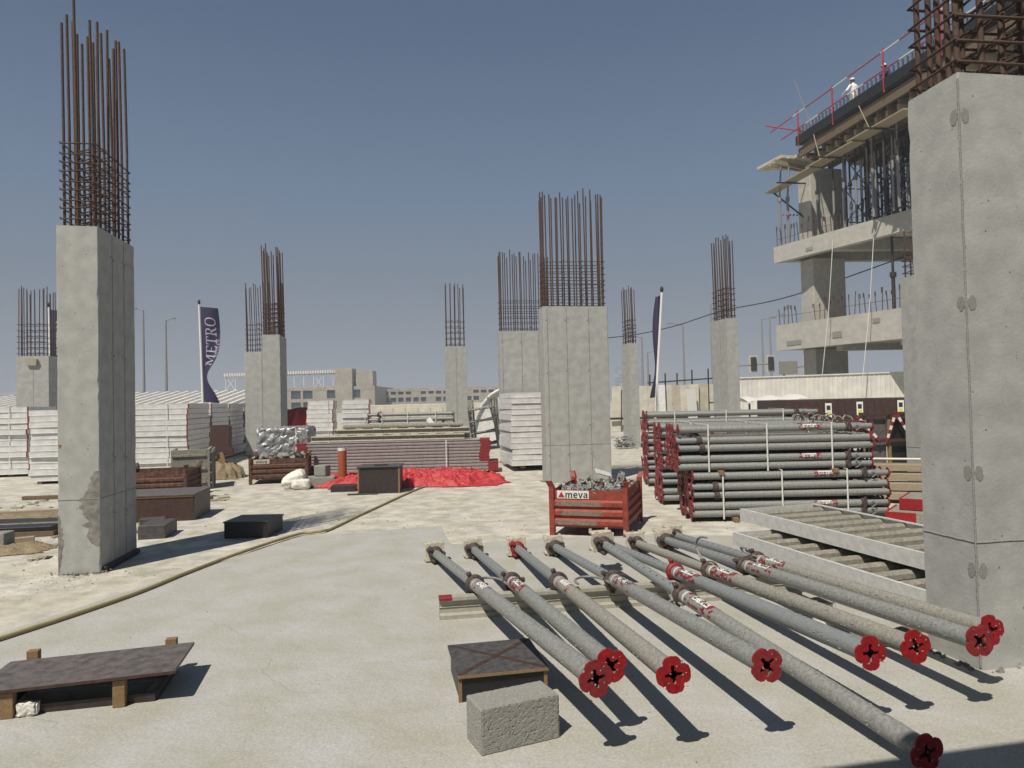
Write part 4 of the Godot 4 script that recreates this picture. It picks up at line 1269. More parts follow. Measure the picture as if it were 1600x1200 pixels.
func person(label: String, at: Vector3, yaw: float, cloth: Material, bent: bool) -> void:
	var t := thing("person", label, "person", at, yaw, "workers on the deck")
	var hip := Vector3(0, 0.92, 0)
	var neck := Vector3(0, 1.42, 0.02)
	if bent:
		hip = Vector3(0, 0.62, -0.15); neck = Vector3(0, 0.95, 0.22)
	var bones := [[hip, neck + Vector3(0, -0.12, 0), 0.15, 0.17], [neck + Vector3(0, -0.1, 0), neck + Vector3(0, 0.08, 0.02), 0.07, 0.055]]
	for sd in [-1.0, 1.0]:
		var kn := hip * Vector3(1, 0.54, 1) + Vector3(0.12 * sd, 0, 0.1 if bent else 0.03)
		bones.append([hip + Vector3(0.09 * sd, 0, 0), kn, 0.09, 0.065])
		bones.append([kn, Vector3(0.12 * sd, 0.06, -0.05), 0.06, 0.045])
		bones.append([Vector3(0.12 * sd, 0.05, -0.08), Vector3(0.13 * sd, 0.04, 0.12), 0.045, 0.035])
		var sh := neck + Vector3(0.18 * sd, -0.06, 0)
		var elb := sh + (Vector3(0.16 * sd, -0.2, 0.05) if not bent else Vector3(0.05 * sd, -0.22, 0.12))
		var ha := elb + (Vector3(-0.06 * sd, -0.05, 0.24) if not bent else Vector3(0.0, -0.2, 0.1))
		bones.append([neck + Vector3(0, -0.08, 0), sh, 0.08, 0.07])
		bones.append([sh, elb, 0.062, 0.05])
		bones.append([elb, ha, 0.047, 0.034])
		for fi in 5:
			bones.append([ha, ha + (ha - elb).normalized() * (0.13 - 0.015 * absi(fi - 2)) + Vector3((fi - 2) * 0.018, -0.02, 0.01), 0.016, 0.010])
	part(t, "body", nets(bones, 0.028), cloth)
	var hc := neck + Vector3(0, 0.2, 0.04)
	var m := MB.new()
	m.ball(hc, Vector3(0.076, 0.115, 0.095), 12)
	m.ball(hc + Vector3(0, -0.005, 0.098), Vector3(0.014, 0.02, 0.016), 6)
	for sd in [-1.0, 1.0]: m.ball(hc + Vector3(0.078 * sd, 0, 0), Vector3(0.012, 0.03, 0.02), 6)
	part(t, "head", m.done(), M.skin)
	m = MB.new()
	m.lathe(hc + Vector3(0, 0.03, 0), Vector3.UP, [[0.125, 0.0], [0.10, 0.012], [0.098, 0.05], [0.07, 0.09], [0.0, 0.105]], 14)
	part(t, "helmet", m.done(), M.cloth_white)

func nets(bones: Array, cell: float) -> ArrayMesh:
	var lo := Vector3(9, 9, 9)
	var hi := -lo
	for b in bones:
		for e in 2:
			lo = lo.min(b[e] - Vector3.ONE * (b[2 + e] + cell * 2)); hi = hi.max(b[e] + Vector3.ONE * (b[2 + e] + cell * 2))
	var d := Vector3i(((hi - lo) / cell).ceil()) + Vector3i.ONE
	var val := PackedFloat32Array()
	val.resize(d.x * d.y * d.z)
	var id := func(x: int, y: int, z: int) -> int: return (z * d.y + y) * d.x + x
	for z in d.z:
		for y in d.y:
			for x in d.x:
				var p := lo + Vector3(x, y, z) * cell
				var r := 9.0
				for b in bones:
					var ab: Vector3 = b[1] - b[0]
					var h := clampf((p - b[0]).dot(ab) / maxf(ab.length_squared(), 1e-6), 0, 1)
					var q: float = (p - b[0] - ab * h).length() - lerpf(b[2], b[3], h)
					var k := clampf(0.5 + 0.5 * (r - q) / 0.03, 0, 1)
					r = lerpf(r, q, k) - 0.03 * k * (1 - k)
				val[id.call(x, y, z)] = r
	var pts := {}
	for z in d.z - 1:
		for y in d.y - 1:
			for x in d.x - 1:
				var acc := Vector3.ZERO
				var cnt := 0
				for e in [[0, 0, 0, 1, 0, 0], [0, 1, 0, 1, 1, 0], [0, 0, 1, 1, 0, 1], [0, 1, 1, 1, 1, 1], [0, 0, 0, 0, 1, 0], [1, 0, 0, 1, 1, 0], [0, 0, 1, 0, 1, 1], [1, 0, 1, 1, 1, 1], [0, 0, 0, 0, 0, 1], [1, 0, 0, 1, 0, 1], [0, 1, 0, 0, 1, 1], [1, 1, 0, 1, 1, 1]]:
					var v0 := val[id.call(x + e[0], y + e[1], z + e[2])]
					var v1 := val[id.call(x + e[3], y + e[4], z + e[5])]
					if (v0 < 0) != (v1 < 0):
						acc += Vector3(x + e[0], y + e[1], z + e[2]).lerp(Vector3(x + e[3], y + e[4], z + e[5]), v0 / (v0 - v1))
						cnt += 1
				if cnt: pts[Vector3i(x, y, z)] = lo + acc / cnt * cell
	var m := MB.new()
	for c in pts:
		for ax in 3:
			var u := Vector3i.ZERO
			var w := Vector3i.ZERO
			var o := Vector3i.ZERO
			o[ax] = 1; u[(ax + 1) % 3] = 1; w[(ax + 2) % 3] = 1
			var a: float = val[id.call(c.x, c.y, c.z)]
			var n: Vector3i = c + o
			var b: float = val[id.call(n.x, n.y, n.z)]
			if (a < 0) != (b < 0) and pts.has(c - u) and pts.has(c - w) and pts.has(c - u - w):
				m.quad(pts[c], pts[c - u], pts[c - u - w], pts[c - w], Vector3(o) * (1.0 if a < 0 else -1.0))
	return m.done()

# ---------- far things ----------
func lamp(label: String, at: Vector3, h: float, arm: float) -> void:
	var t := thing("street_lamp", label, "street lamp", at, 0.0, "street lamps beyond the site")
	var m := MB.new()
	m.cyl(Vector3.ZERO, Vector3(0, h, 0), 0.14, 0.07, 8)
	part(t, "pole", m.done(), M.pole_grey)
	m = MB.new()
	m.cyl(Vector3(0, h - 0.05, 0), Vector3(arm, h + 0.12, 0), 0.05, 0.04, 6)
	part(t, "arm", m.done(), M.pole_grey)
	part(t, "lantern", bx(Vector3(arm * 1.25, h + 0.14, 0), Vector3(absf(arm) * 0.7, 0.12, 0.3), 0.03), M.pole_grey)

func flag(label: String, base: Vector3, top: Vector3, w: float, turn: float, wob: float, text := true) -> void:
	var t := thing("banner_flag", label, "flag", base, 0.0, "purple banner flags on white poles")
	var d := top - base
	var m := MB.new()
	m.cyl(Vector3.ZERO, d, 0.05, 0.04, 9)
	part(t, "pole", m.done(), M.pole_white)
	m = MB.new()
	m.ball(d + Vector3(0, 0.1, 0), Vector3(0.06, 0.11, 0.06), 8)
	part(t, "finial", m.done(), M.membrane)
	var ax := Vector3(cos(turn), -0.12, -sin(turn))
	var nn := ax.cross(d.normalized()).normalized()
	var at := func(u: float, v: float) -> Vector3:  # u across, v from 0 at the top to 1 at the foot
		var wid := w * (1.0 - 0.12 * v - 0.60 * exp(-pow((v - 0.74) / 0.17, 2.0)) * wob)
		return d * (0.985 - v * 0.68) + ax * (0.05 + u * wid) + nn * (0.16 * wob * sin(u * 3.0 + v * 7.0) * u)
	var g := []
	for i in 41:
		var row := []
		for j in 11: row.append(at.call(j / 10.0, i / 40.0))
		g.append(row)
	m = MB.new()
	m.sheet(g)
	var cl := part(t, "cloth", m.done(), M.flag)
	if not text: return
	var hgt := d.length() * 0.68
	for q in [["METRO", 0.44, 0.42, 0.36], ["STYLES", 0.16, 0.80, 0.42]]:
		for sd in [1.0, -1.0]:
			part(cl, "lettering", text_mesh(q[0], q[1] * w / 0.75, true, func(p: Vector3): return at.call(clampf(q[2] - p.y / w + 0.12, 0.02, 0.98), clampf(q[3] - p.x / hgt, 0.0, 1.0)) + nn * 0.006 * sd), M.flag_ink)

func block_building(called: String, label: String, lo: Vector3, hi: Vector3, wall: Material, rows: int, cols: int, fill: Array) -> Node3D:
	# walls with real window openings in front of dark panes
	var t := thing(called, label, "building", Vector3((lo.x + hi.x) / 2, 0, hi.z))
	var w := hi.x - lo.x
	var h := hi.y
	var dp := hi.z - lo.z
	var o := Vector3(-w / 2, 0, 0)
	part(t, "core", bx(Vector3(0, h / 2, -dp / 2 - 0.45), Vector3(w, h, dp - 0.9)), wall)
	for r in rows + 1:
		part(t, "floor_band", bx(Vector3(0, h * r / rows - (0.35 if r == rows else 0.0) + (0.35 if r == 0 else 0.0), -0.225), Vector3(w, 0.7, 0.45)), wall)
	for c in cols + 1:
		part(t, "pier", bx(o + Vector3(w * c / cols, h / 2, -0.23), Vector3(0.5, h - 0.02, 0.43)), wall)
	for r in rows:
		for c in cols:
			var cen := o + Vector3(w * (c + 0.5) / cols, h * (r + 0.5) / rows, 0)
			if fill[(r * cols + c) % fill.size()] == 0:
				part(t, "infill_wall", bx(cen + Vector3(0, 0, -0.15), Vector3(w / cols - 0.3, h / rows - 0.4, 0.2)), wall)
			else:
				part(t, "window", bx(cen + Vector3(0, 0, -0.4), Vector3(w / cols - 0.3, h / rows - 0.4, 0.06)), M.glass_dark)
	return t

func far_things() -> void:
	rng.seed = 900
	# unfinished hall with a steel roof truss
	var t := block_building("concrete_hall", "pale unfinished concrete hall with a white steel roof truss", Vector3(-52, 0, -175), Vector3(-29.3, 5.6, -150), M.conc_far, 2, 9, [1, 0, 1, 1, 0, 1, 1, 1, 0])
	part(t, "stair_tower", bx(Vector3(5.2, 4.7, -1.5), Vector3(3.6, 9.4, 4.0), 0.02), M.conc_far)
	part(t, "stair_tower", bx(Vector3(9.4, 4.4, -2.5), Vector3(3.6, 8.8, 4.0), 0.02), M.conc_far)
	part(t, "roof_beam", bx(Vector3(7.3, 6.9, -2.0), Vector3(1.2, 0.4, 2.0)), M.conc_far)
	var x0 := -20.2
	for i in 12:
		var x := x0 + i * 2.08
		var m := MB.new()
		m.cyl(Vector3(x, 4.9, -1.0), Vector3(x, 8.3, -1.0), 0.09, 0.09, 6)
		part(t, "truss_post", m.done(), M.pole_white)
		if i in [0, 5, 9]:
			m = MB.new()
			m.cyl(Vector3(x, 5.2, -1.0), Vector3(x + 2.08, 8.2, -1.0), 0.08, 0.08, 6)
			m.cyl(Vector3(x + 2.08, 5.2, -1.0), Vector3(x, 8.2, -1.0), 0.08, 0.08, 6)
			part(t, "truss_brace", m.done(), M.pole_white)
	var rf := MB.new()
	for i in 46:
		rf.box(Vector3(x0 + i * 0.52, 8.62 + 0.005 * i, -3.0), Vector3(0.36, 0.62, 5.0), Basis(Vector3(0, 0, 1), 0.12))
	part(t, "roof_sheeting", rf.done(), M.tin)
	block_building("concrete_block_building", "long low grey concrete building with rows of open bays behind the planks", Vector3(-32, 0, -185), Vector3(-4, 5.2, -165), M.conc_far, 3, 16, [1, 1, 0, 1, 1, 1, 1])
	block_building("apartment_building", "sandy low apartment building behind the concrete columns", Vector3(-12, 0, -260), Vector3(12, 7.0, -240), M.conc_far, 3, 8, [1, 0, 1])
	block_building("office_building", "flat grey building at the horizon beyond the corrugated roof", Vector3(-160, 0, -220), Vector3(-125, 7.4, -200), M.far_grey, 2, 10, [1, 1, 0])
	block_building("tower_block", "distant grey tower block with plain front", Vector3(131, 0, -925), Vector3(145, 43, -900), M.far_grey, 10, 3, [1, 0, 1, 1])
	block_building("tower_block", "distant grey tower block with striped front beside the thin column", Vector3(151, 0, -925), Vector3(166, 44, -900), M.far_grey, 14, 2, [1, 1])
	var m := MB.new()
	var g := []
	for i in 31:
		var row := []
		for j in 7:
			var x := lerpf(-420, -60, i / 30.0)
			var u := sin(PI * i / 30.0) * sin(PI * j / 6.0)
			row.append(Vector3(x, -0.5 + 16.0 * u * (0.8 + 0.3 * sin(i * 1.7)), -620 - j * 30.0))
		g.append(row)
	m.sheet(g)
	setting("hill", m.done(), M.sand)
	# shed with a corrugated roof
	t = thing("shed", "long low shed with a white corrugated metal roof", "shed", Vector3(-19.2, 0, -33.0), 0.0)
	part(t, "fascia", bx(Vector3(0, 1.47, 0.1), Vector3(15.6, 0.16, 0.06)), M.tin)
	part(t, "wall", bx(Vector3(0, 0.7, -2.5), Vector3(15.2, 1.38, 4.8)), M.container)
	for i in 27:
		var gr := []
		for e in [0.0, 1.0]:
			var row := []
			for q in [[0.0, 0.0], [0.20, 0.0], [0.26, 0.13], [0.40, 0.13], [0.46, 0.0], [0.515, 0.0]]:
				row.append(Vector3(-7.8 + 0.52 * i + q[0], 1.56 + q[1] + 0.80 * e, 0.25 - 5.2 * e))
			gr.append(row)
		m = MB.new()
		for j in 5: m.quad(gr[0][j], gr[0][j + 1], gr[1][j + 1], gr[1][j], Vector3.UP)
		for j in 5: m.quad(gr[0][j] - Vector3(0, 0.01, 0), gr[0][j + 1] - Vector3(0, 0.01, 0), gr[1][j + 1] - Vector3(0, 0.01, 0), gr[1][j] - Vector3(0, 0.01, 0), Vector3.DOWN)
		part(t, "roof_sheet", m.done(), M.tin)
	# street lamps and traffic signals
	for q in [["tall street lamp next to the pale column", -31.1, -60, 10.0, -0.6], ["shorter street lamp next to the purple flag", -29.2, -60, 9.1, 0.5], ["street lamp in front of the open sky between columns", 17.0, -70, 8.75, -1.0], ["tall street lamp right beside the column by the white hoarding", 19.8, -70, 10.7, 0.4], ["street lamp standing just clear of the double signal", 24.8, -70, 9.1, 0.9], ["street lamp touching the double signal", 25.6, -70, 9.35, 1.0], ["thin street lamp close to the slim column", 12.9, -70, 7.6, -0.8], ["low street lamp near the flag pole", 14.4, -75, 6.4, 0.8]]:
		lamp(q[0], Vector3(q[1], 0, q[2]), q[3], q[4])
	for q in [["traffic signal arm with two lights reaching past the white hoarding", 18.9, [20.43, 21.89], 4.09, 4.24, 22.0], ["traffic signal arm with one light and a grey sign box", 23.0, [25.0], 3.75, 4.0, 25.1]]:
		t = thing("traffic_signal", q[0], "traffic light", Vector3(q[1], 0, -60), 0.0, "traffic signals beyond the hoarding")
		m = MB.new()
		m.cyl(Vector3.ZERO, Vector3(0, 4.3, 0), 0.12, 0.1, 8)
		part(t, "post", m.done(), M.pole_grey)
		m = MB.new()
		m.cyl(Vector3(0, q[3], 0), Vector3(q[5] - q[1], q[4], 0), 0.07, 0.05, 8)
		part(t, "arm", m.done(), M.pole_grey)
		for x in q[2]:
			var hd := part(t, "signal_head", bx(Vector3(x - q[1], q[4], 0.12), Vector3(0.46, 1.15, 0.22), 0.05), M.steel_dark)
			part(hd, "back_plate", bx(Vector3(x - q[1], q[4], 0.0), Vector3(0.72, 1.4, 0.03), 0.01), M.cream)
			for k in 3:
				m = MB.new()
				m.cyl(Vector3(x - q[1], q[4] + 0.36 * (k - 1), 0.2), Vector3(x - q[1], q[4] + 0.36 * (k - 1), 0.25), 0.13, 0.13, 10)
				part(hd, "lens", m.done(), M.membrane)
		if q[2].size() == 1: part(t, "sign_box", bx(Vector3(0.3, q[3] + 0.1, 0.2), Vector3(1.5, 1.1, 0.2), 0.02), M.mortar)
	# banner flags
	flag("purple banner flag fluttering on its pole above the corrugated roof", Vector3(-13.02, 0, -30), Vector3(-13.18, 5.93, -30), 0.76, 0.0, 1.0)
	flag("purple banner flag half hidden behind the pale column", Vector3(-19.42, 0, -30), Vector3(-19.55, 5.96, -30), 0.76, 0.25, 0.55)
	flag("purple banner flag seen edge on in front of the hoarding", Vector3(4.74, 0, -24), Vector3(5.15, 5.09, -24), 0.22, 2.3, 0.5, false)
	# hoarding of leaning boards
	rng.seed = 33
	var x := 4.55
	var k := 0
	while x < 9.0:
		var w := rng.randf_range(0.28, 0.5)
		t = thing("hoarding_board", "upright beige board of the site hoarding", "board", Vector3(x + w / 2, 0, -33.0 + rng.randf_range(-0.1, 0.1)), rng.randf_range(-16, 16), "beige hoarding boards")
		t.rotation.z = rng.randf_range(-0.03, 0.03)
		part(t, "board", bx(Vector3(0, 1.06, 0), Vector3(w * 0.92, 2.1 + rng.randf_range(-0.05, 0.05), 0.05), 0.005), [M.beige, M.beige2, M.white][k % 3] if k % 4 else M.beige)
		x += w
		k += 1
	t = thing("hoarding_rail", "brown rail holding the beige hoarding boards together", "rail", Vector3(6.8, 0.62, -32.8))
	part(t, "rail", bx(Vector3.ZERO, Vector3(4.6, 0.1, 0.08)), M.steel_dark)
	t = thing("scaffold", "rusty scaffold tubes standing behind the beige boards", "scaffold", Vector3(7.4, 0, -33.6))
	for i in 6:
		m = MB.new()
		var xx := -1.5 + i * 0.66 + rng.randf_range(-0.1, 0.1)
		m.cyl(Vector3(xx, 0, 0), Vector3(xx + 0.02, 2.75 + rng.randf_range(-0.15, 0.2), 0), 0.035, 0.035, 6)
		part(t, "standard", m.done(), M.steel_dark)
	for q in [[2.25, 2.4], [1.2, 1.25]]:
		m = MB.new()
		m.cyl(Vector3(-1.0, q[0], 0.08), Vector3(2.1, q[1], 0.08), 0.035, 0.035, 6)
		part(t, "ledger", m.done(), M.steel_dark)
	t = thing("metal_sheet", "tall grey sheet leaning against the scaffold tubes", "panel", Vector3(8.3, 0, -32.6), -14.0)
	t.rotation.z = 0.06
	part(t, "sheet", bx(Vector3(0, 0.95, 0), Vector3(0.42, 1.88, 0.04), 0.003), M.alu)
	t = thing("site_wall", "pale boundary wall behind the scaffold tubes", "wall", Vector3(7.5, 0, -36.0))
	part(t, "wall", bx(Vector3(0.9, 1.0, 0), Vector3(5.0, 2.3, 0.15), 0.01), M.beige)
	t = thing("boundary_wall", "low pale boundary wall behind the stacked beams and props", "wall", Vector3(-4.2, 0, -34.0))
	part(t, "wall", bx(Vector3(0, 0.75, 0), Vector3(7.6, 1.5, 0.2), 0.02), M.beige)
	for i in 13: part(t, "wall_panel", bx(Vector3(-3.6 + 0.6 * i, 0.68, 0.115), Vector3(0.57, 1.32, 0.03), 0.004), M.beige)
	# white profiled hoarding
	t = thing("white_hoarding", "white profiled metal hoarding below the concrete frame", "fence", Vector3(13.5, 0, -30.0), -1.0)
	for i in 42:
		m = MB.new()
		m.prism(PackedVector2Array([Vector2(0, 0), Vector2(0.12, 0), Vector2(0.135, -0.008), Vector2(0.185, -0.008), Vector2(0.199, 0), Vector2(0.199, 0.01), Vector2(0, 0.01)]), Vector3(-4.15 + 0.2 * i, 0.0, 0), Vector3.RIGHT, Vector3(0, 0, -1), 2.28 + 0.0025 * i)
		part(t, "sheet", m.done(), M.hoard)
	part(t, "capping", bx(Vector3(0.05, 2.34, 0.0), Vector3(8.5, 0.05, 0.1), 0.005, Basis(Vector3(0, 0, 1), 0.0125)), M.hoard)
	t = thing("site_container", "dark brown site container with notices pasted on its side", "container", Vector3(9.75, 0, -20.0), 0.0)
	part(t, "body", bx(Vector3(0, 0.69, -1.2), Vector3(4.1, 1.36, 2.4), 0.02), M.container)
	for i in 20: part(t, "corrugation", bx(Vector3(-1.98 + i * 0.205, 0.69, 0.012), Vector3(0.09, 1.2, 0.03), 0.008), M.container)
	for q in [[-0.88, 1.06], [0.0, 1.08], [1.15, 1.1]]:
		var n := part(t, "notice", bx(Vector3(q[0], q[1], 0.034), Vector3(0.18, 0.40, 0.006)), M.paper)
		part(n, "print_block", bx(Vector3(q[0], q[1] + 0.07, 0.038), Vector3(0.11, 0.13, 0.003)), M.ink)
		part(n, "yellow_block", bx(Vector3(q[0], q[1] - 0.09, 0.038), Vector3(0.11, 0.12, 0.003)), M.yellow)
	t = thing("canopy", "white sheet canopy sagging over the store beside the brown container", "canopy", Vector3(8.45, 0, -23.5))
	g = []
	for i in 9:
		var row := []
		for j in 9: row.append(Vector3(lerpf(-0.95, 0.95, i / 8.0), 1.32 + 0.14 * sin(PI * j / 8.0) + 0.05 * sin(i * 1.9) + 0.06 * i / 8.0, lerpf(0.9, -0.9, j / 8.0)))
		g.append(row)
	m = MB.new()
	m.sheet(g)
	part(t, "sheet", m.done(), M.sign_white)
	for q in [[-0.9, 0.85], [0.9, 0.85], [-0.9, -0.85], [0.9, -0.85]]:
		part(t, "post", bx(Vector3(q[0], 0.64, q[1]), Vector3(0.05, 1.28, 0.05)), M.steel_dark)
	t = thing("white_arch", "white arched sheet shelter behind the bundle of frames", "shelter", Vector3(-0.6, 0, -27.0))
	m = MB.new()
	var poly := PackedVector2Array()
	for i in 13: poly.append(Vector2(-1.4 * cos(PI * i / 12.0), 2.0 * sin(PI * i / 12.0)))
	m.prism(poly, Vector3(0.5, 0, 0), Vector3.RIGHT, Vector3.UP, -2.0)
	part(t, "shell", m.done(), M.white)
	m = MB.new()
	var arc := []
	for i in 13: arc.append(Vector3(0.5 - 1.45 * cos(PI * i / 12.0), 2.05 * sin(PI * i / 12.0), 0.05))
	m.tube(arc, 0.07, 6)
	part(t, "hoop", m.done(), M.alu)

# ---------- stacked material ----------
const NTH := ["first", "second", "third", "fourth", "fifth", "sixth", "seventh", "eighth", "ninth", "tenth", "eleventh", "twelfth", "thirteenth"]

func panel_proto(w: float, th: float, d: float, edge: Material, face: Material, red: bool) -> Node3D:
	# a flat formwork panel: x to the right, z towards the viewer, base at y = 0
	var t := Node3D.new()
	var m := MB.new()
	m.prism(PackedVector2Array([Vector2(0, 0.002), Vector2(0.0, th * 0.10), Vector2(-0.003, th * 0.13), Vector2(-0.003, th * 0.80), Vector2(0, th * 0.84), Vector2(0, th - 0.007), Vector2(-d, th - 0.007), Vector2(-d, 0.002)]), Vector3(-w / 2, 0, d / 2), Vector3(0, 0, 1), Vector3.UP, -w)
	part(t, "frame", m.done(), edge)
	part(t, "side_plate", bx(Vector3(w / 2 + 0.004, th / 2, 0), Vector3(0.007, th - 0.012, d * 0.98), 0.001), face)
	for x in [-w * 0.44, w * 0.455]:
		part(t, "bolt_slot_shade", bx(Vector3(x, th * 0.5, d / 2 - 0.009), Vector3(0.02, 0.02, 0.01)), M.hole)  # dark box coloured as the shade inside a clamp slot
	if red: part(t, "red_corner", bx(Vector3(w / 2 - 0.004, th / 2, d / 2 + 0.002), Vector3(0.03, th - 0.01, 0.012), 0.002), M.red_worn)
	return t

func panel_stack(label: String, group: String, at: Vector3, yaw: float, w: float, th: float, d: float, n: int, red: bool, lean := 0.0, strap := true) -> void:
	var proto := panel_proto(w, th, d, M.white, M.white, red)
	for i in n:
		var t: Node3D = proto if i == 0 else proto.duplicate()
		t.name = numbered("wall_form")
		add_child(t)
		t.position = at + Vector3(rng.randf_range(-0.025, 0.025) + lean * i, 0.06 + th * i, rng.randf_range(-0.025, 0.025))
		t.rotation_degrees.y = yaw + rng.randf_range(-1.0, 1.0)
		t.set_meta("label", label.replace("formwork panel", "formwork panel, " + NTH[i] + " from the ground,"))
		t.set_meta("category", "panel")
		t.set_meta("group", group)
	var b := thing("timber_skid", "dark timber skid under a stack of white panels", "timber", at, yaw, "skids under the panel stacks")
	for s in [-0.3, 0.3]: part(b, "skid", bx(Vector3(w * s, 0.03, 0), Vector3(0.09, 0.058, d * 0.96)), M.timber_dark)
	if strap:
		var sm := MB.new()
		for q in [[0, d / 2 + 0.016, 0.004], [0, -d / 2 - 0.016, 0.004]]: sm.box(Vector3(w * 0.3, 0.06 + n * th / 2, q[1]), Vector3(0.02, n * th, q[2]))
		sm.box(Vector3(w * 0.3, 0.06 + n * th + 0.006, 0), Vector3(0.02, 0.004, d + 0.03))
		var st := thing("strap", "white packing strap round a stack of white panels", "strap", at + Vector3(lean * n * 0.5, 0, 0), yaw, "straps on the panel stacks")
		part(st, "band", sm.done(), M.strap)
		st.rotation.z = -atan2(lean, th)

func stack_prop(L: float) -> Node3D:  # x along the prop, end plates at both ends
	var t := Node3D.new()
	var m := MB.new()
	m.cyl(Vector3(0.01, 0, 0), Vector3(L * 0.88, 0, 0), 0.0435, 0.0435, 16, false, false)
	part(t, "outer_tube", m.done(), M.galv)
	m = MB.new()
	m.cyl(Vector3(L * 0.85, 0, 0), Vector3(L - 0.01, 0, 0), 0.036, 0.036, 14, false, false)
	part(t, "inner_tube", m.done(), M.galv_blue)
	part(t, "base_plate", plate_mesh(0.072, 0.008), M.red_worn)
	var h := part(t, "head_plate", plate_mesh(0.062, 0.008), M.red_worn)
	h.position.x = L - 0.008
	m = MB.new()
	m.lathe(Vector3.ZERO, Vector3.RIGHT, [[0.0435, L * 0.86], [0.058, L * 0.862], [0.058, L * 0.885], [0.0435, L * 0.89]], 14)
	m.box(Vector3(L * 0.874, 0.02, 0.064), Vector3(0.03, 0.12, 0.016), Basis.IDENTITY, 0.003)
	part(t, "collar", m.done(), M.cast)
	m = MB.new()
	var pts := []
	for i in 9: pts.append(Vector3(L * 0.90 + 0.05 * sin(PI * i / 8.0) + 0.02, 0.045 - 0.09 * i / 8.0, 0.05 + 0.015 * sin(PI * i / 8.0)))
	m.tube(pts, 0.006, 6)
	part(t, "locking_pin", m.done(), M.galv_dirty)
	return t

func prop_bundle(label: String, group: String, at: Vector3, yaw: float, rows: int, cols: int, L: float, seed_: int, labels: bool) -> void:
	rng.seed = seed_
	var proto := stack_prop(L)
	var b := Basis(Vector3.UP, deg_to_rad(yaw))
	for r in rows:
		var flip := r % 5 in [2, 3]
		for c in cols:
			var t: Node3D = proto.duplicate()
			t.name = numbered("stacked_prop")
			add_child(t)
			var off := Vector3(rng.randf_range(-0.02, 0.02), 0.10 + r * 0.095 + (r / 2) * 0.034 + rng.randf_range(-0.004, 0.004), -c * 0.125)
			t.position = at + b * (off + (Vector3(L, 0, 0) if flip else Vector3.ZERO))
			t.rotation_degrees = Vector3(0, yaw + (180.0 if flip else 0.0) + rng.randf_range(-0.25, 0.25), 0)
			t.set_meta("label", label.replace("steel prop", "steel prop, " + NTH[r] + " row up" + (" and outermost" if c == 0 else "") + ","))
			t.set_meta("category", "prop")
			t.set_meta("group", group)
			if labels and c == 0 and r in [1, 4, 8]:
				var lb := Node3D.new()
				lb.name = "maker_label"
				t.add_child(lb)
				lb.rotation.x = 1.1 * (1 if not flip else -1)
				label_strip(lb, L * 0.62, L * 0.74, 0.0446, -1.3, 1.3, M.red_worn, 0.52, "red_film")
				label_strip(lb, L * 0.64, L * 0.71, 0.0454, -0.6, 0.5, M.sign_white, 0.35, "white_film")
				var fl := 1.0 if not flip else -1.0
				part(lb, "lettering", text_mesh("meva", 0.045, false, func(p: Vector3): return Vector3(L * 0.675 + fl * p.x, 0.0466 * cos(0.1 - fl * p.y / 0.0455), 0.0466 * sin(0.1 - fl * p.y / 0.0455))), M.ink)
	proto.free()
	# timber runners and white straps
	for x in [0.22, 0.80]:
		for r in [0, rows / 2]:
			if r > 0 and rows < 7: continue
			var t := thing("timber_spacer", "short squared timber spacer between the strapped props", "timber", at + b * Vector3(L * x, 0.03 + r * 0.108 - (0.0 if r == 0 else 0.03), -cols * 0.0625 + 0.05), yaw, "spacers in the prop stacks")
			part(t, "bar", bx(Vector3.ZERO, Vector3(0.06, 0.05 if r == 0 else 0.02, cols * 0.125 + 0.12), 0.003), M.timber)
	for x in [0.16, 0.46, 0.79]:
		var m := MB.new()
		var zf := 0.058
		var zb := -(cols - 1) * 0.125 - 0.058
		var yt := 0.10 + (rows - 1) * 0.095 + ((rows - 1) / 2) * 0.034 + 0.056
		m.box(Vector3(0, yt / 2 + 0.02, zf), Vector3(0.017, yt - 0.03, 0.004))
		m.box(Vector3(0, yt / 2 + 0.02, zb), Vector3(0.017, yt - 0.03, 0.004))
		m.box(Vector3(0, yt + 0.006, (zf + zb) / 2), Vector3(0.017, 0.004, zf - zb + 0.004))
		var t := thing("strap", "white packing strap round the stacked steel props", "strap", at + b * Vector3(L * x, 0, 0), yaw, "straps on the prop stacks")
		part(t, "band", m.done(), M.strap)

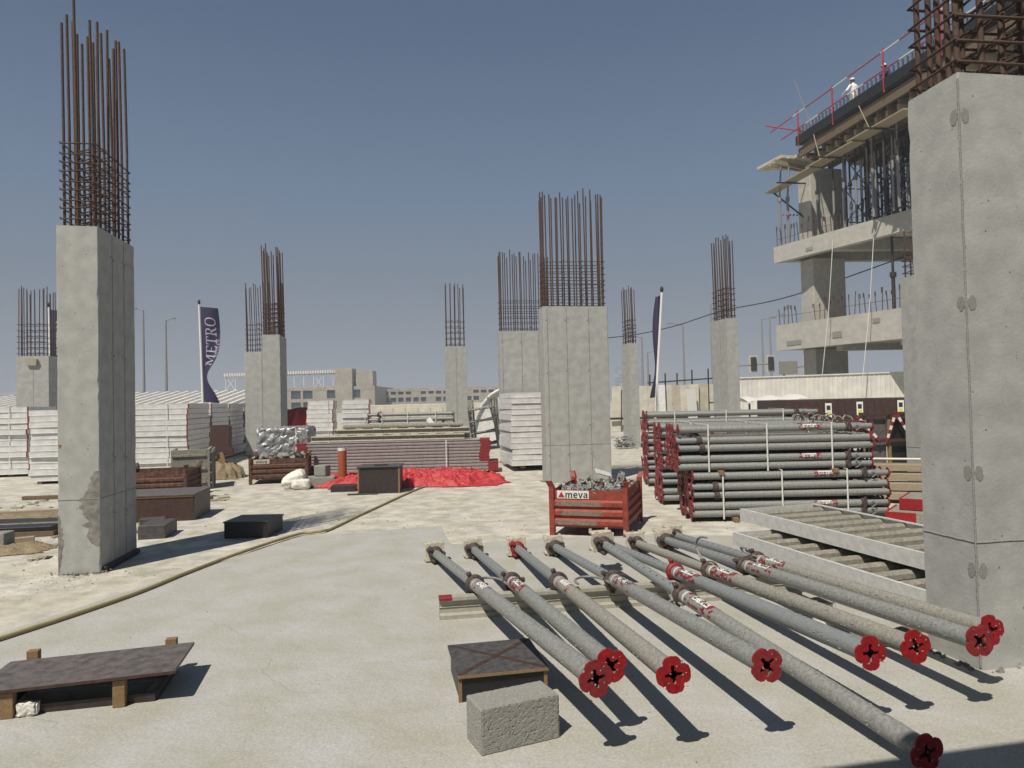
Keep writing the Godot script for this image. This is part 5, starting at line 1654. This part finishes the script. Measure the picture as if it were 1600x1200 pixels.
func stacks() -> void:
	rng.seed = 1200
	# row of white panel stacks behind the pale column
	var p0 := Vector3(-8.0, 0, -17.5)
	var names := ["white formwork panel in the first stack of the long row", "white formwork panel in the second stack of the long row", "white formwork panel in the third stack of the long row", "white formwork panel in the fourth stack of the long row", "white formwork panel in the fifth stack of the long row", "white formwork panel in the last stack of the long row"]
	for i in 6:
		var c := p0 + e2() * (2.15 * i + 1.0) - e1() * 1.2
		panel_stack(names[i], names[i].replace("panel in", "panels in"), c, YAW, 2.4, 0.133, 2.0, 12, true, 0.0, i == 0)
	panel_stack("white formwork panel in the stack with red corners by the shed", "panels by the shed", Vector3(-12.6, 0, -17.4), YAW, 2.0, 0.133, 1.4, 12, true)
	panel_stack("white formwork panel in the stack touching the pale column's edge", "panels at the pale column's edge", Vector3(-9.75, 0, -15.4), YAW, 0.9, 0.125, 0.9, 12, false)
	panel_stack("white formwork panel in the tall stack beside the wide column", "panels beside the wide column", Vector3(0.44, 0.06, -16.26), YAW, 1.25, 0.122, 1.75, 13, false)
	panel_stack("white formwork panel in the upright stack behind the film bundle", "panels behind the film bundle", Vector3(-6.0, 0, -22.4), YAW, 0.78, 0.135, 1.2, 12, true)
	panel_stack("white formwork panel in the leaning stack behind the beams", "panels in the leaning stack", Vector3(-4.75, 0, -21.4), YAW, 0.78, 0.135, 1.0, 12, true, 0.006)
	# long flat aluminium panels with red ends
	var at := Vector3(-2.55, 0, -15.55)
	for i in 10:
		var t := thing("slab_form", "long flat aluminium panel with red ends, " + NTH[i] + " from the ground behind the tarpaulin", "panel", at + Vector3(rng.randf_range(-0.03, 0.03) + (0.12 if i < 3 else -0.03), 0.04 + i * 0.068, 0), 2.0, "red ended panels behind the tarpaulin")
		var w := 3.9
		var m := MB.new()
		m.prism(PackedVector2Array([Vector2(0, 0.002), Vector2(0, 0.014), Vector2(-0.02, 0.02), Vector2(-0.02, 0.046), Vector2(0, 0.052), Vector2(0, 0.065), Vector2(-0.7, 0.065), Vector2(-0.7, 0.002)]), Vector3(-w / 2, 0, 0.35), Vector3(0, 0, 1), Vector3.UP, -w)
		part(t, "frame", m.done(), M.alu_pink)
		for s in [-1.0, 1.0]: part(t, "red_end", bx(Vector3(s * (w / 2 + 0.004), 0.0335, 0.0), Vector3(0.22, 0.066, 0.716), 0.004), M.red_worn)
	for x in [-1.4, 1.1]:
		var t := thing("strap", "white packing strap round the long aluminium panels", "strap", at + Vector3(x, 0, 0), 2.0, "straps on the aluminium panels")
		part(t, "band", bx(Vector3(0, 0.38, 0.372), Vector3(0.022, 0.70, 0.004)), M.strap)
	# cream girders and tubes lying on that stack
	for q in [[-2.7, 0.73, -15.35, 3.3, 1.0, "lower outer"], [-2.6, 0.73, -15.55, 3.3, 1.5, "lower inner"], [-2.4, 0.86, -15.5, 2.9, 0.5, "upper outer"], [-2.5, 0.86, -15.75, 2.9, 2.0, "upper inner"]]:
		var t := thing("girder", "cream aluminium girder with slotted flange, " + q[5] + " one on the red ended panels", "girder", Vector3(q[0], q[1], q[2]), q[4], "girders on the aluminium panels")
		part(t, "flange", bx(Vector3(0, 0.012, 0), Vector3(q[3], 0.024, 0.1), 0.003), M.cream)
		part(t, "web", bx(Vector3(0, 0.06, 0), Vector3(q[3], 0.072, 0.02)), M.alu_crust)
		part(t, "top_flange", bx(Vector3(0, 0.108, 0), Vector3(q[3], 0.024, 0.1), 0.003), M.cream)
		for i in 8: part(t, "cleat", bx(Vector3((i - 3.5) * 0.38, 0.128, 0), Vector3(0.16, 0.016, 0.06), 0.003), M.cream)
	for q in [[-2.4, 1.03, -15.6, 2.6], [-2.3, 0.93, -16.0, 2.6]]:
		var t := thing("steel_tube", "cement crusted steel tube lying on the girders", "tube", Vector3(q[0], q[1], q[2]), 3.0, "tubes on the girders")
		var m := MB.new()
		m.cyl(Vector3(-q[3] / 2, 0, 0), Vector3(q[3] / 2, 0, 0), 0.055, 0.055, 14)
		part(t, "tube", m.done(), M.alu_crust)
	prop_bundle("grey steel prop in the loose bundle behind the girders", "props behind the girders", Vector3(-3.65, 0.25, -18.0), 2.0, 9, 4, 2.15, 61, false)
	var tt := thing("grey_plank", "flat grey metal plank leaning on the loose props", "plank", Vector3(-1.83, 0.72, -16.6))
	part(tt, "sheet", bx(Vector3(0, 0.22, 0), Vector3(0.12, 0.56, 0.03), 0.003, Basis(Vector3(0, 0, 1), 0.62) * Basis(Vector3(1, 0, 0), -0.35)), M.alu)
	# strapped prop stacks on the right
	prop_bundle("steel prop in the lower strapped bundle by the ribbed forms", "lower front prop bundle", Vector3(2.13, 0, -8.62), -1.0, 5, 6, 2.35, 71, true)
	prop_bundle("steel prop in the upper strapped bundle by the ribbed forms", "upper front prop bundle", Vector3(1.98, 0.56, -8.66), -1.0, 5, 6, 2.35, 72, true)
	prop_bundle("grey steel prop in the second strapped stack", "second prop stack", Vector3(2.08, 0, -10.05), -1.0, 10, 5, 2.6, 73, true)
	prop_bundle("grey steel prop in the rearmost strapped stack", "rear prop stack", Vector3(2.30, 0, -12.2), -2.0, 11, 6, 2.9, 74, true)
	var heap := thing("pin_heap", "tangle of bent locking pins and collars lying on the strapped props", "pins", Vector3(3.85, 1.16, -9.0))
	for i in 26:
		var m := MB.new()
		var c := Vector3(rng.randf_range(-0.35, 0.35), rng.randf_range(0, 0.05), rng.randf_range(-0.3, 0.25))
		var pts := []
		var bs := Basis(Vector3(rng.randf() - 0.5, 1, rng.randf() - 0.5).normalized(), rng.randf() * TAU)
		for k in 9: pts.append(c + bs * Vector3(0.06 * cos(PI * k / 8.0), 0.05 * sin(PI * k / 8.0) + 0.01, 0.03 * k / 8.0))
		m.tube(pts, 0.008, 6)
		part(heap, "pin", m.done(), M.galv_dirty if i % 3 else M.cast)

# ---------- crates and odds and ends ----------
func crate(label: String, at: Vector3, yaw: float, w: float, h: float, d: float, body: Material, bare: Material, sign_: int) -> Node3D:
	var t := thing("steel_crate", label, "crate", at, yaw, "steel stillage crates")
	var y0 := 0.1
	var H := h - y0 - 0.05
	var k := 4
	for side in 4:
		var b := Basis(Vector3.UP, PI / 2 * side)
		var hw := (w if side % 2 == 0 else d) / 2 - 0.035
		var hd := (d if side % 2 == 0 else w) / 2 - 0.03
		for i in k:
			var m := MB.new()
			var yy := y0 + H * i / k
			var hh := H / k
			var pr := PackedVector2Array([Vector2(-0.012, 0), Vector2(0, 0), Vector2(0.004, hh * 0.1), Vector2(0.024, hh * 0.28), Vector2(0.024, hh * 0.72), Vector2(0.004, hh * 0.9), Vector2(0, hh), Vector2(-0.012, hh)])
			if i == k - 1: pr = PackedVector2Array([Vector2(-0.012, 0), Vector2(0.004, 0), Vector2(0.004, hh), Vector2(-0.012, hh)])
			m.prism(pr, b * Vector3(-hw, yy, hd), b * Vector3(0, 0, 1), Vector3.UP, -hw * 2)
			part(t, "side_board", m.done(), body)
			if side == 0 and bare and i < 3:  # worn patches rubbed down to bare metal
				var x := -hw * 0.1 + rng.randf_range(-0.1, 0.1)
				var g := MB.new()
				var pl := PackedVector2Array()
				var ww := hw * rng.randf_range(0.5, 0.95)
				for e in 8: pl.append(Vector2(x - ww + rng.randf_range(-0.03, 0.03), hh * (0.28 + 0.44 * e / 7.0)))
				for e in 8: pl.append(Vector2(x + ww * 0.9 + rng.randf_range(-0.03, 0.03), hh * (0.72 - 0.44 * e / 7.0)))
				g.prism(pl, Vector3(0, yy, hd + 0.0242), Vector3.RIGHT, Vector3.UP, 0.0009)
				part(t, "worn_patch", g.done(), bare)
	for sx in [-1.0, 1.0]:
		for sz in [-1.0, 1.0]:
			var m := MB.new()
			var px: float = sx * (w / 2 - 0.03)
			var pz: float = sz * (d / 2 - 0.03)
			m.box(Vector3(px, h * 0.49, pz), Vector3(0.06, h * 0.98, 0.06), Basis.IDENTITY, 0.006)
			m.hexa([Vector3(px - 0.03, h * 0.97, pz - 0.03), Vector3(px + 0.03, h * 0.97, pz - 0.03), Vector3(px + 0.03, h * 0.97, pz + 0.03), Vector3(px - 0.03, h * 0.97, pz + 0.03), Vector3(px - 0.03 + 0.03 * sx, h + 0.05, pz - 0.03 + 0.03 * sz), Vector3(px + 0.03 + 0.03 * sx, h + 0.05, pz - 0.03 + 0.03 * sz), Vector3(px + 0.03 + 0.03 * sx, h + 0.05, pz + 0.03 + 0.03 * sz), Vector3(px - 0.03 + 0.03 * sx, h + 0.05, pz + 0.03 + 0.03 * sz)])
			part(t, "corner_post", m.done(), body)
	part(t, "floor", bx(Vector3(0, y0 + 0.01, 0), Vector3(w - 0.1, 0.02, d - 0.1)), body)
	if sign_ > 0:
		var sw := 0.36 if sign_ == 1 else 0.30
		var sx := -w / 2 + 0.09 + sw / 2
		var sy := y0 + H * 0.875
		var n := part(t, "maker_sign", bx(Vector3(sx, sy, d / 2 - 0.024), Vector3(sw, 0.088, 0.004), 0.001), M.sign_white if sign_ == 1 else M.cream)
		if sign_ == 1:
			var m := MB.new()
			m.prism(PackedVector2Array([Vector2(-0.038, -0.032), Vector2(0.038, -0.032), Vector2(0.0, 0.034)]), Vector3(sx - sw / 2 + 0.05, sy, d / 2 - 0.0215), Vector3.RIGHT, Vector3.UP, 0.001)
			part(n, "triangle_mark", m.done(), M.red_paint)
		part(n, "lettering", text_mesh("meva", 0.075 if sign_ == 1 else 0.06, false, func(p: Vector3): return Vector3(sx + (0.04 if sign_ == 1 else 0.0) + p.x, sy + p.y - 0.002, d / 2 - 0.0208)), M.ink)
	return t

func heap_mesh(w: float, d: float, h: float, amp: float, sd: int, k := 40, fold := 5.0) -> ArrayMesh:
	var nz := FastNoiseLite.new()
	nz.seed = sd
	nz.frequency = fold / 10.0
	nz.fractal_octaves = 5
	nz.fractal_type = FastNoiseLite.FRACTAL_RIDGED
	var g := []
	for i in k + 1:
		var row := []
		for j in k + 1:
			var u := 2.0 * i / k - 1
			var v := 2.0 * j / k - 1
			var r := clampf(1.0 - pow(absf(u), 2.6) - pow(absf(v), 2.6), 0, 1)
			var e := 1.0 + 0.25 * nz.get_noise_2d(atan2(v, u) * 3.0, 7.0)
			row.append(Vector3(u * w / 2 * e, h * pow(r, 0.6) + amp * (nz.get_noise_2d(u * w * 4.0, v * d * 4.0) + 0.4) * minf(1.0, r * 5.0 + 0.05) + 0.008, v * d / 2 * e))
		g.append(row)
	var m := MB.new()
	m.sheet(g)
	return m.done()

func pillow(s: Vector3, sd: int) -> ArrayMesh:
	var nz := FastNoiseLite.new()
	nz.seed = sd
	nz.frequency = 5.0
	var g := []
	for i in 25:
		var row := []
		for j in 33:
			var a := PI * (i / 24.0 - 0.5)
			var b := TAU * j / 32.0
			var f := func(x: float, e: float) -> float: return signf(x) * pow(absf(x), e)
			var p := Vector3(f.call(cos(b), 0.55) * pow(cos(a), 0.5), f.call(sin(a), 0.8), f.call(sin(b), 0.55) * pow(cos(a), 0.5))
			p *= s / 2.0
			p += p.normalized() * (0.03 * nz.get_noise_3dv(p * 2.0) - 0.018 * absf(nz.get_noise_3dv(p * 5.0)))
			row.append(p)
		g.append(row)
	var m := MB.new()
	m.sheet(g)
	return m.done()

func clutter() -> void:
	rng.seed = 2000
	var t := crate("red corrugated steel crate full of clamps with a white sign", Vector3(0.976, 0, -8.36), -18.0, 0.88, 0.56, 1.15, M.crate_red, M.crate_bare, 1)
	var cm := []
	for i in 8:
		var m := MB.new()
		var s := rng.randf_range(0.7, 1.25)
		m.box(Vector3.ZERO, Vector3(0.14, 0.03, 0.042) * s, Basis.IDENTITY, 0.005)
		m.box(Vector3(0.06, 0.035, 0) * s, Vector3(0.025, 0.07, 0.042) * s, Basis.IDENTITY, 0.004)
		m.cyl(Vector3(-0.05, 0, 0) * s, Vector3(-0.05, 0.08, 0.01) * s, 0.010 * s, 0.010 * s, 7)
		m.lathe(Vector3(0.01, 0.02, 0) * s, Vector3.UP, [[0.022 * s, 0.0], [0.026 * s, 0.01], [0.012 * s, 0.02]], 8)
		cm.append(m.done())
	var cb := Basis(Vector3.UP, deg_to_rad(-18.0))
	for i in 170:
		var c := solo("steel_clamp", "grey steel clamp in the heap filling the red crate", "clamp", cm[i % 8], [M.galv, M.cast, M.galv_dirty, M.galv_blue][i % 4], "clamps in the red crate")
		var q := Vector2(rng.randf_range(-0.36, 0.36), rng.randf_range(-0.47, 0.47))
		c.basis = Basis(Vector3(rng.randf() - 0.5, rng.randf() - 0.5, rng.randf() - 0.5).normalized(), rng.randf() * TAU)
		c.position = Vector3(0.976, 0.42, -8.36) + cb * Vector3(q.x, rng.randf_range(-0.05, 0.05) + 0.13 * (1.0 - absf(q.x) / 0.4) * (1.0 - absf(q.y) / 0.5), q.y)
	solo("bracket_plate", "flat bright metal plate with holes lying on the heap of clamps", "plate", bx(Vector3.ZERO, Vector3(0.20, 0.012, 0.10), 0.002), M.alu).transform = Transform3D(Basis(Vector3(0.6, 0.3, -0.5).normalized(), 0.6), Vector3(1.05, 0.64, -8.38))
	solo("bracket_plate", "round ended grey plate standing in the crate's corner", "plate", bx(Vector3.ZERO, Vector3(0.012, 0.18, 0.18), 0.03), M.galv).transform = Transform3D(Basis(Vector3(0, 0, 1), -0.3), Vector3(1.25, 0.56, -8.42))
	t = crate("rusty brown crate with flaking sign in front of the film wrapped bundle", Vector3(-4.72, 0, -14.45), 12.0, 1.12, 0.54, 0.95, M.crate_rust, null, 2)
	var rb := thing("rubble", "broken grey rubble filling the rusty brown crate", "rubble", Vector3(-4.72, 0.42, -14.45), 12.0)
	for i in 30:
		var o := part(rb, "lump", rough_box(Vector3(0.16, 0.12, 0.14), 0.02, i, 4, 8.0), M.block if i % 3 else M.ply)
		o.position = Vector3(rng.randf_range(-0.42, 0.42), rng.randf_range(-0.05, 0.08), rng.randf_range(-0.35, 0.35))
		o.rotation = Vector3(rng.randf(), rng.randf() * 6, rng.randf())
	crate("rusty crate half hidden behind the brown plywood box", Vector3(-6.1, 0, -12.3), 9.0, 1.1, 0.52, 0.9, M.crate_rust, null, 0)
	# bundle wrapped in film
	t = thing("wrapped_bundle", "bundle wrapped in shiny crumpled film behind the rusty crate", "bundle", Vector3(-5.05, 0, -15.9), 6.0)
	var o := part(t, "film", rough_box(Vector3(1.12, 0.95, 0.85), 0.04, 44, 48, 5.5), M.film)
	o.position.y = 0.58
	part(t, "pallet", bx(Vector3(0, 0.05, 0), Vector3(1.15, 0.09, 0.9), 0.005), M.timber_dark)
	part(t, "band", bx(Vector3(0.28, 0.6, 0.475), Vector3(0.02, 0.9, 0.004)), M.strap)
	# red tarpaulins
	t = thing("tarpaulin", "bright red tarpaulin crumpled on the ground in front of the aluminium panels", "tarpaulin", Vector3(-1.95, 0, -13.75), 3.0)
	part(t, "cloth", heap_mesh(3.1, 2.0, 0.07, 0.12, 5, 170, 3.0), M.tarp)
	t = thing("tarpaulin", "red tarpaulin draped over a load between the narrow column and the white stack", "tarpaulin", Vector3(-6.95, 0.35, -23.4), 5.0)
	part(t, "cloth", heap_mesh(1.5, 1.2, 1.02, 0.10, 15, 40, 5.0), M.tarp)
	t = thing("covered_load", "dark load under the draped red tarpaulin", "load", Vector3(-6.95, 0, -23.4), 5.0)
	part(t, "body", bx(Vector3(0, 0.17, 0), Vector3(1.3, 0.34, 1.0), 0.02), M.timber_dark)
	# pipe, blocks, sack
	t = thing("plastic_pipe", "upright orange plastic pipe with a white rim", "pipe", Vector3(-3.26, 0, -13.55))
	var m := MB.new()
	m.lathe(Vector3.ZERO, Vector3.UP, [[0.078, 0.0], [0.08, 0.005], [0.08, 0.70], [0.072, 0.70], [0.072, 0.3]], 24)
	part(t, "tube", m.done(), M.orange)
	m = MB.new()
	m.lathe(Vector3.ZERO, Vector3.UP, [[0.083, 0.645], [0.084, 0.66], [0.084, 0.705], [0.074, 0.706]], 24)
	part(t, "rim", m.done(), M.sign_white)
	for q in [["concrete block lying lowest beside the sack", -3.82, 0.0, -13.3, 0.2, 8.0], ["broad concrete block beside the orange pipe", -3.53, 0.0, -13.22, 0.42, 5.0], ["small concrete block sitting on top of the broad one", -3.58, 0.205, -13.3, 0.24, -14.0]]:
		t = thing("concrete_block", q[0], "block", Vector3(q[1], q[2], q[3]), q[5])
		o = part(t, "body", rough_box(Vector3(q[4], 0.2, 0.2), 0.004, int(q[4] * 100), 12, 20.0), M.block)
		o.position.y = 0.1
	t = thing("sack", "lumpy white cement sack slumped in front of the rusty crate", "sack", Vector3(-4.05, 0, -13.1), 12.0)
	o = part(t, "bag", pillow(Vector3(0.46, 0.24, 0.34), 54), M.sack)
	o.position.y = 0.17
	o.rotation = Vector3(0.3, 0, 0.5)
	o = part(t, "bag_corner", pillow(Vector3(0.34, 0.2, 0.3), 57), M.sack)
	o.position = Vector3(0.14, 0.09, 0.14)
	# black box and offcuts beside the tarpaulin
	t = thing("box_out", "tall dark plywood box with timber edges in front of the red tarpaulin", "box", Vector3(-2.31, 0, -12.35), 3.0)
	part(t, "body", bx(Vector3(0, 0.22, 0), Vector3(0.70, 0.44, 0.55), 0.004), M.ply)
	part(t, "lid", bx(Vector3(0, 0.452, 0), Vector3(0.74, 0.02, 0.6), 0.003), M.ply_grey)
	for s in [-1.0, 1.0]: part(t, "edge_batten", bx(Vector3(0.342 * s, 0.22, 0.277), Vector3(0.03, 0.44, 0.012), 0.002), M.timber)
	part(t, "scrap", bx(Vector3(0.02, 0.472, 0.1), Vector3(0.22, 0.016, 0.14), 0.002, Basis(Vector3.UP, 0.3)), M.ply_brown)
	for q in [[-3.0, -12.55, 0.42, 0.11, 0.30, 6.0, "low black plywood offcut box leaning by the orange pipe"], [-2.55, -11.98, 0.5, 0.02, 0.09, 4.0, "flat grey board offcut lying before the tall dark box"]]:
		t = thing("plywood_offcut", q[6], "offcut", Vector3(q[0], 0, q[1]), q[5])
		part(t, "board", bx(Vector3(0, q[3] / 2, 0), Vector3(q[2], q[3], q[4]), 0.003), M.ply)
	# bundle of galvanised frames
	rng.seed = 2100
	for k in 9:
		m = MB.new()
		t = thing("scaffold_ladder", "galvanised scaffold ladder leaning in the bundle between the columns", "scaffold", Vector3(-0.92 + 0.05 * (k % 3), 0.03, -23.2 - 0.13 * k), 6.0 + rng.randf_range(-6, 6), "scaffold ladders between the columns")
		t.rotation.z = rng.randf_range(0.04, 0.26)
		t.rotation.x = -0.22 + 0.03 * k
		for s in [-0.42, 0.42]:
			m = MB.new()
			m.cyl(Vector3(s, 0.0, 0), Vector3(s, 1.6, 0), 0.028, 0.028, 8)
			part(t, "stile", m.done(), M.galv if k % 2 else M.galv_dirty)
		for y in [0.1, 0.5, 0.9, 1.3]:
			m = MB.new()
			m.cyl(Vector3(-0.42, y, 0), Vector3(0.42, y, 0), 0.023, 0.023, 7)
			part(t, "rung", m.done(), M.galv if k % 2 else M.galv_dirty)
	t = thing("wire_heap", "tangled grey wire offcuts at the foot of the thin column", "wire", Vector3(3.35, 0, -21.6))
	for i in 30:
		m = MB.new()
		var c := Vector3(rng.randf_range(-0.28, 0.28), rng.randf_range(0.03, 0.3), rng.randf_range(-0.2, 0.2))
		var pts := []
		for k in 6: pts.append(c + Vector3(rng.randf_range(-0.14, 0.14), rng.randf_range(-0.03, 0.1), rng.randf_range(-0.12, 0.12)))
		m.tube(pts, 0.012, 5)
		part(t, "wire", m.done(), M.galv)
	# left side: plywood boxes, corner form, plywood on a sand heap, waste timber
	t = thing("box_out", "long brown plywood box behind the pale column's foot", "box", Vector3(-5.05, 0, -9.95), YAW)
	part(t, "front_panel", bx(Vector3(0, 0.17, 0.40), Vector3(1.3, 0.34, 0.02), 0.002), M.ply_brown)
	part(t, "end_panel", bx(Vector3(0.651, 0.17, 0), Vector3(0.02, 0.338, 0.8), 0.002), M.ply_face)
	part(t, "lid", bx(Vector3(0, 0.351, 0), Vector3(1.34, 0.02, 0.86), 0.003), M.ply_face)
	part(t, "back_panel", bx(Vector3(-0.01, 0.17, -0.39), Vector3(1.28, 0.338, 0.02)), M.ply_brown)
	part(t, "end_panel", bx(Vector3(-0.65, 0.17, 0), Vector3(0.02, 0.338, 0.77)), M.ply_brown)
	part(t, "front_batten", bx(Vector3(0, 0.335, 0.416), Vector3(1.3, 0.028, 0.012)), M.timber)
	for q in [[-4.28, -8.55, 0.3, 0.16, 0.5, 11.0, "low grey plywood box close to the pale column's foot"], [-4.72, -9.3, 0.3, 0.1, 0.16, 20.0, "little black block against the brown plywood box"]]:
		t = thing("plywood_offcut", q[6], "offcut", Vector3(q[0], 0, q[1]), q[5])
		part(t, "body", bx(Vector3(0, q[3] / 2, 0), Vector3(q[2], q[3], q[4]), 0.004), M.ply_grey)
	t = thing("corner_form", "dirty aluminium corner form standing beside the white panel stacks", "formwork", Vector3(-6.15, 0, -13.7), 20.0)
	part(t, "wall", bx(Vector3(0.28, 0.38, 0), Vector3(0.05, 0.74, 1.0), 0.004), M.alu_crust)
	part(t, "wall", bx(Vector3(-0.05, 0.38, 0.475), Vector3(0.61, 0.74, 0.05), 0.004), M.alu_crust)
	part(t, "wall", bx(Vector3(-0.33, 0.56, 0.1), Vector3(0.05, 0.38, 0.7), 0.004), M.alu_crust)
	for i in 4: part(t, "rib", bx(Vector3(0.32, 0.12 + 0.19 * i, 0), Vector3(0.04, 0.035, 0.98), 0.004), M.alu_crust)
	for i in 3: part(t, "rib", bx(Vector3(-0.05, 0.14 + 0.25 * i, 0.512), Vector3(0.58, 0.04, 0.03), 0.004), M.alu_crust)
	for i in 5: part(t, "stiffener", bx(Vector3(0.345, 0.38, -0.44 + 0.22 * i), Vector3(0.03, 0.72, 0.03), 0.003), M.galv_dirty)
	t = thing("plywood_box", "brown plywood box propped upright on a sandy timber heap", "box", Vector3(-6.35, 0.48, -15.45), 8.0)
	part(t, "front", bx(Vector3(0, 0.34, 0.06), Vector3(0.40, 0.66, 0.03), 0.004), M.ply_brown)
	part(t, "side", bx(Vector3(0.17, 0.34, -0.06), Vector3(0.06, 0.60, 0.20), 0.004), M.ply_black)
	part(t, "lug", bx(Vector3(0.22, 0.08, 0.05), Vector3(0.10, 0.17, 0.08), 0.004), M.ply_brown)
	t = thing("sand_heap", "heap of sandy rubble under the propped brown plywood box", "heap", Vector3(-6.35, 0, -15.45))
	part(t, "sand", heap_mesh(0.9, 0.8, 0.26, 0.08, 25, 30, 5.0), M.sand)
	for i in 4:
		part(t, "timber_leg", bx(Vector3(-0.12 + 0.09 * i, 0.28, 0.06 * i - 0.05), Vector3(0.06, 0.56, 0.05), 0.003, Basis(Vector3(0, 0, 1), -0.25 + 0.17 * i)), M.timber)
	rng.seed = 2200
	for q in [[-5.6, -10.9, 1.6, 55.0], [-5.35, -11.3, 1.3, 62.0], [-6.3, -9.3, 1.7, 8.0], [-6.9, -10.6, 2.2, 14.0], [-7.6, -12.4, 1.8, 5.0], [-5.75, -7.7, 0.5, -20.0], [-6.0, -8.1, 0.9, 30.0], [-6.2, -8.6, 1.2, 10.0]]:
		t = thing("waste_timber", "weathered length of waste timber on the littered ground", "timber", Vector3(q[0], 0.035, q[1]), q[3], "waste timber by the pale column")
		part(t, "length", bx(Vector3.ZERO, Vector3(q[2], 0.06, 0.09), 0.004), M.timber_grey if rng.randf() < 0.6 else M.timber_dark)
	for q in [[-6.6, -9.6, 1.1, 0.4, 0.06, "broad thick"], [-6.1, -8.75, 0.9, 0.3, 0.12, "short narrow"]]:  # black sheets added in place of a shadow on the ground
		t = thing("shadow_sheet", q[5] + " black sheet added as a painted shadow among the waste timber", "sheet", Vector3(q[0], 0, q[1]), 8.0, "added shadow sheets by the pale column")
		part(t, "sheet", bx(Vector3(0, q[4] / 2, 0), Vector3(q[2], q[4], q[3]), 0.003), M.ply_black)
	var lit := MB.new()
	for i in 260:
		var p := Vector3(rng.randf_range(-8.2, -4.6), 0, rng.randf_range(-12.5, -7.2))
		var sz := rng.randf_range(0.015, 0.07)
		lit.box(p + Vector3(0, sz * 0.2, 0), Vector3(sz * rng.randf_range(1.0, 4.5), sz * 0.4, sz), Basis(Vector3(rng.randf_range(-0.2, 0.2), 1, rng.randf_range(-0.2, 0.2)).normalized(), rng.randf() * TAU))
	var lo := solo("litter", "splinters of wood and stone littering the ground near the pale column", "litter", lit.done(), M.timber_grey)
	lo.set_meta("kind", "stuff")
	for q in [[-6.4, -9.0, 1.6, 0.7], [-7.0, -10.0, 2.4, 0.8], [-5.6, -7.75, 0.9, 0.5]]:
		t = thing("sand_heap", "thin spread of brown sand among the waste timber", "heap", Vector3(q[0], 0, q[1]), 10.0, "sand spreads near the pale column")
		part(t, "sand", heap_mesh(q[2], q[3], 0.04, 0.03, int(q[2] * 10), 24, 4.0), M.sand)
	t = thing("concrete_block", "concrete block among the waste timber near the pale column", "block", Vector3(-5.72, 0, -7.85), 4.0)
	o = part(t, "body", rough_box(Vector3(0.3, 0.2, 0.2), 0.004, 77, 12, 20.0), M.block)
	o.position.y = 0.1
	# right side: red ended panels, planks, taped timber frame, burlap
	for q in [[4.42, 0.03, -8.35, "red ended aluminium panel lying lowest beside the prop stack"], [4.62, 0.165, -8.42, "red ended aluminium panel lying on top beside the prop stack"]]:
		t = thing("edge_form", q[3], "panel", Vector3(q[0], q[1], q[2]), -38.0, "red ended panels beside the prop stack")
		part(t, "frame", bx(Vector3(0.55, 0.065, 0), Vector3(1.1, 0.125, 0.6), 0.004), M.alu_crust)
		part(t, "red_end", bx(Vector3(-0.012, 0.065, 0), Vector3(0.024, 0.13, 0.61), 0.003), M.red)
		part(t, "red_side", bx(Vector3(0.14, 0.065, 0.308), Vector3(0.29, 0.128, 0.014), 0.002), M.red)
	for i in 4:
		t = thing("timber_plank", "pale timber plank, " + NTH[i] + " from the ground in the pile behind the red ended panels", "plank", Vector3(5.35 + 0.1 * i, 0.10 + 0.115 * i, -9.75 - 0.12 * i), -26.0 + 2.0 * i, "planks behind the red ended panels")
		part(t, "plank", bx(Vector3.ZERO, Vector3(2.3, 0.09, 0.32), 0.004), M.timber_grey)
	t = thing("conduit", "white conduit lying along the top of the timber planks", "conduit", Vector3(5.6, 0.56, -10.1), -24.0)
	m = MB.new()
	m.cyl(Vector3(-1.1, 0, 0), Vector3(1.1, 0, 0), 0.016, 0.016, 8)
	part(t, "tube", m.done(), M.strap)
	t = thing("timber_stand", "timber frame with dark plywood board standing by the container", "frame", Vector3(6.9, 0, -13.3), 0.0)
	for x in [-0.33, 0.12, 0.72]: part(t, "stud", bx(Vector3(x, 0.55, 0), Vector3(0.06, 1.1, 0.05), 0.003), M.timber)
	part(t, "board", bx(Vector3(-0.14, 0.52, -0.04), Vector3(0.44, 1.0, 0.02)), M.ply_face)
	for y in [0.62, 1.12]: part(t, "rail", bx(Vector3(0.2, y, 0.05), Vector3(1.3, 0.06, 0.04), 0.003), M.ply_brown)
	part(t, "board", bx(Vector3(0.42, 0.52, -0.06), Vector3(0.6, 1.0, 0.02)), M.ply_black)
	t = thing("warning_tape", "red and white warning tape wound in zigzags on the timber frame", "tape", Vector3(6.9, 0, -13.2))
	for q in [[-0.52, 1.1, -0.1, 0.62], [0.2, 1.12, 0.02, 0.6], [0.22, 1.12, 0.52, 0.6], [0.60, 1.12, 0.72, 0.58], [0.7, 1.1, 0.52, 0.62]]:
		var a := Vector3(q[0], q[1], 0)
		var b := Vector3(q[2], q[3], 0)
		for i in 7:
			var p := a.lerp(b, (i + 0.5) / 7.0)
			part(t, "red_stripe" if i % 2 == 0 else "white_stripe", bx(p, Vector3(a.distance_to(b) / 7.0, 0.05, 0.004), 0.0, along(a, b, Vector3(0, 0, 1)) * Basis(Vector3(1, 0, 0), PI / 2)), M.red_worn if i % 2 == 0 else M.strap)
	t = thing("burlap_cover", "brown burlap cloth hanging in folds beside the concrete column", "cloth", Vector3(7.75, 0, -12.9))
	var g := []
	for i in 25:
		var row := []
		for j in 13: row.append(Vector3(lerpf(-0.3, 0.55, j / 12.0), lerpf(1.0, 0.02, i / 24.0), 0.05 * sin(i * 1.3 + j * 0.35) + 0.03 * sin(j * 1.1)))
		g.append(row)
	m = MB.new()
	m.sheet(g)
	part(t, "cloth", m.done(), M.burlap)
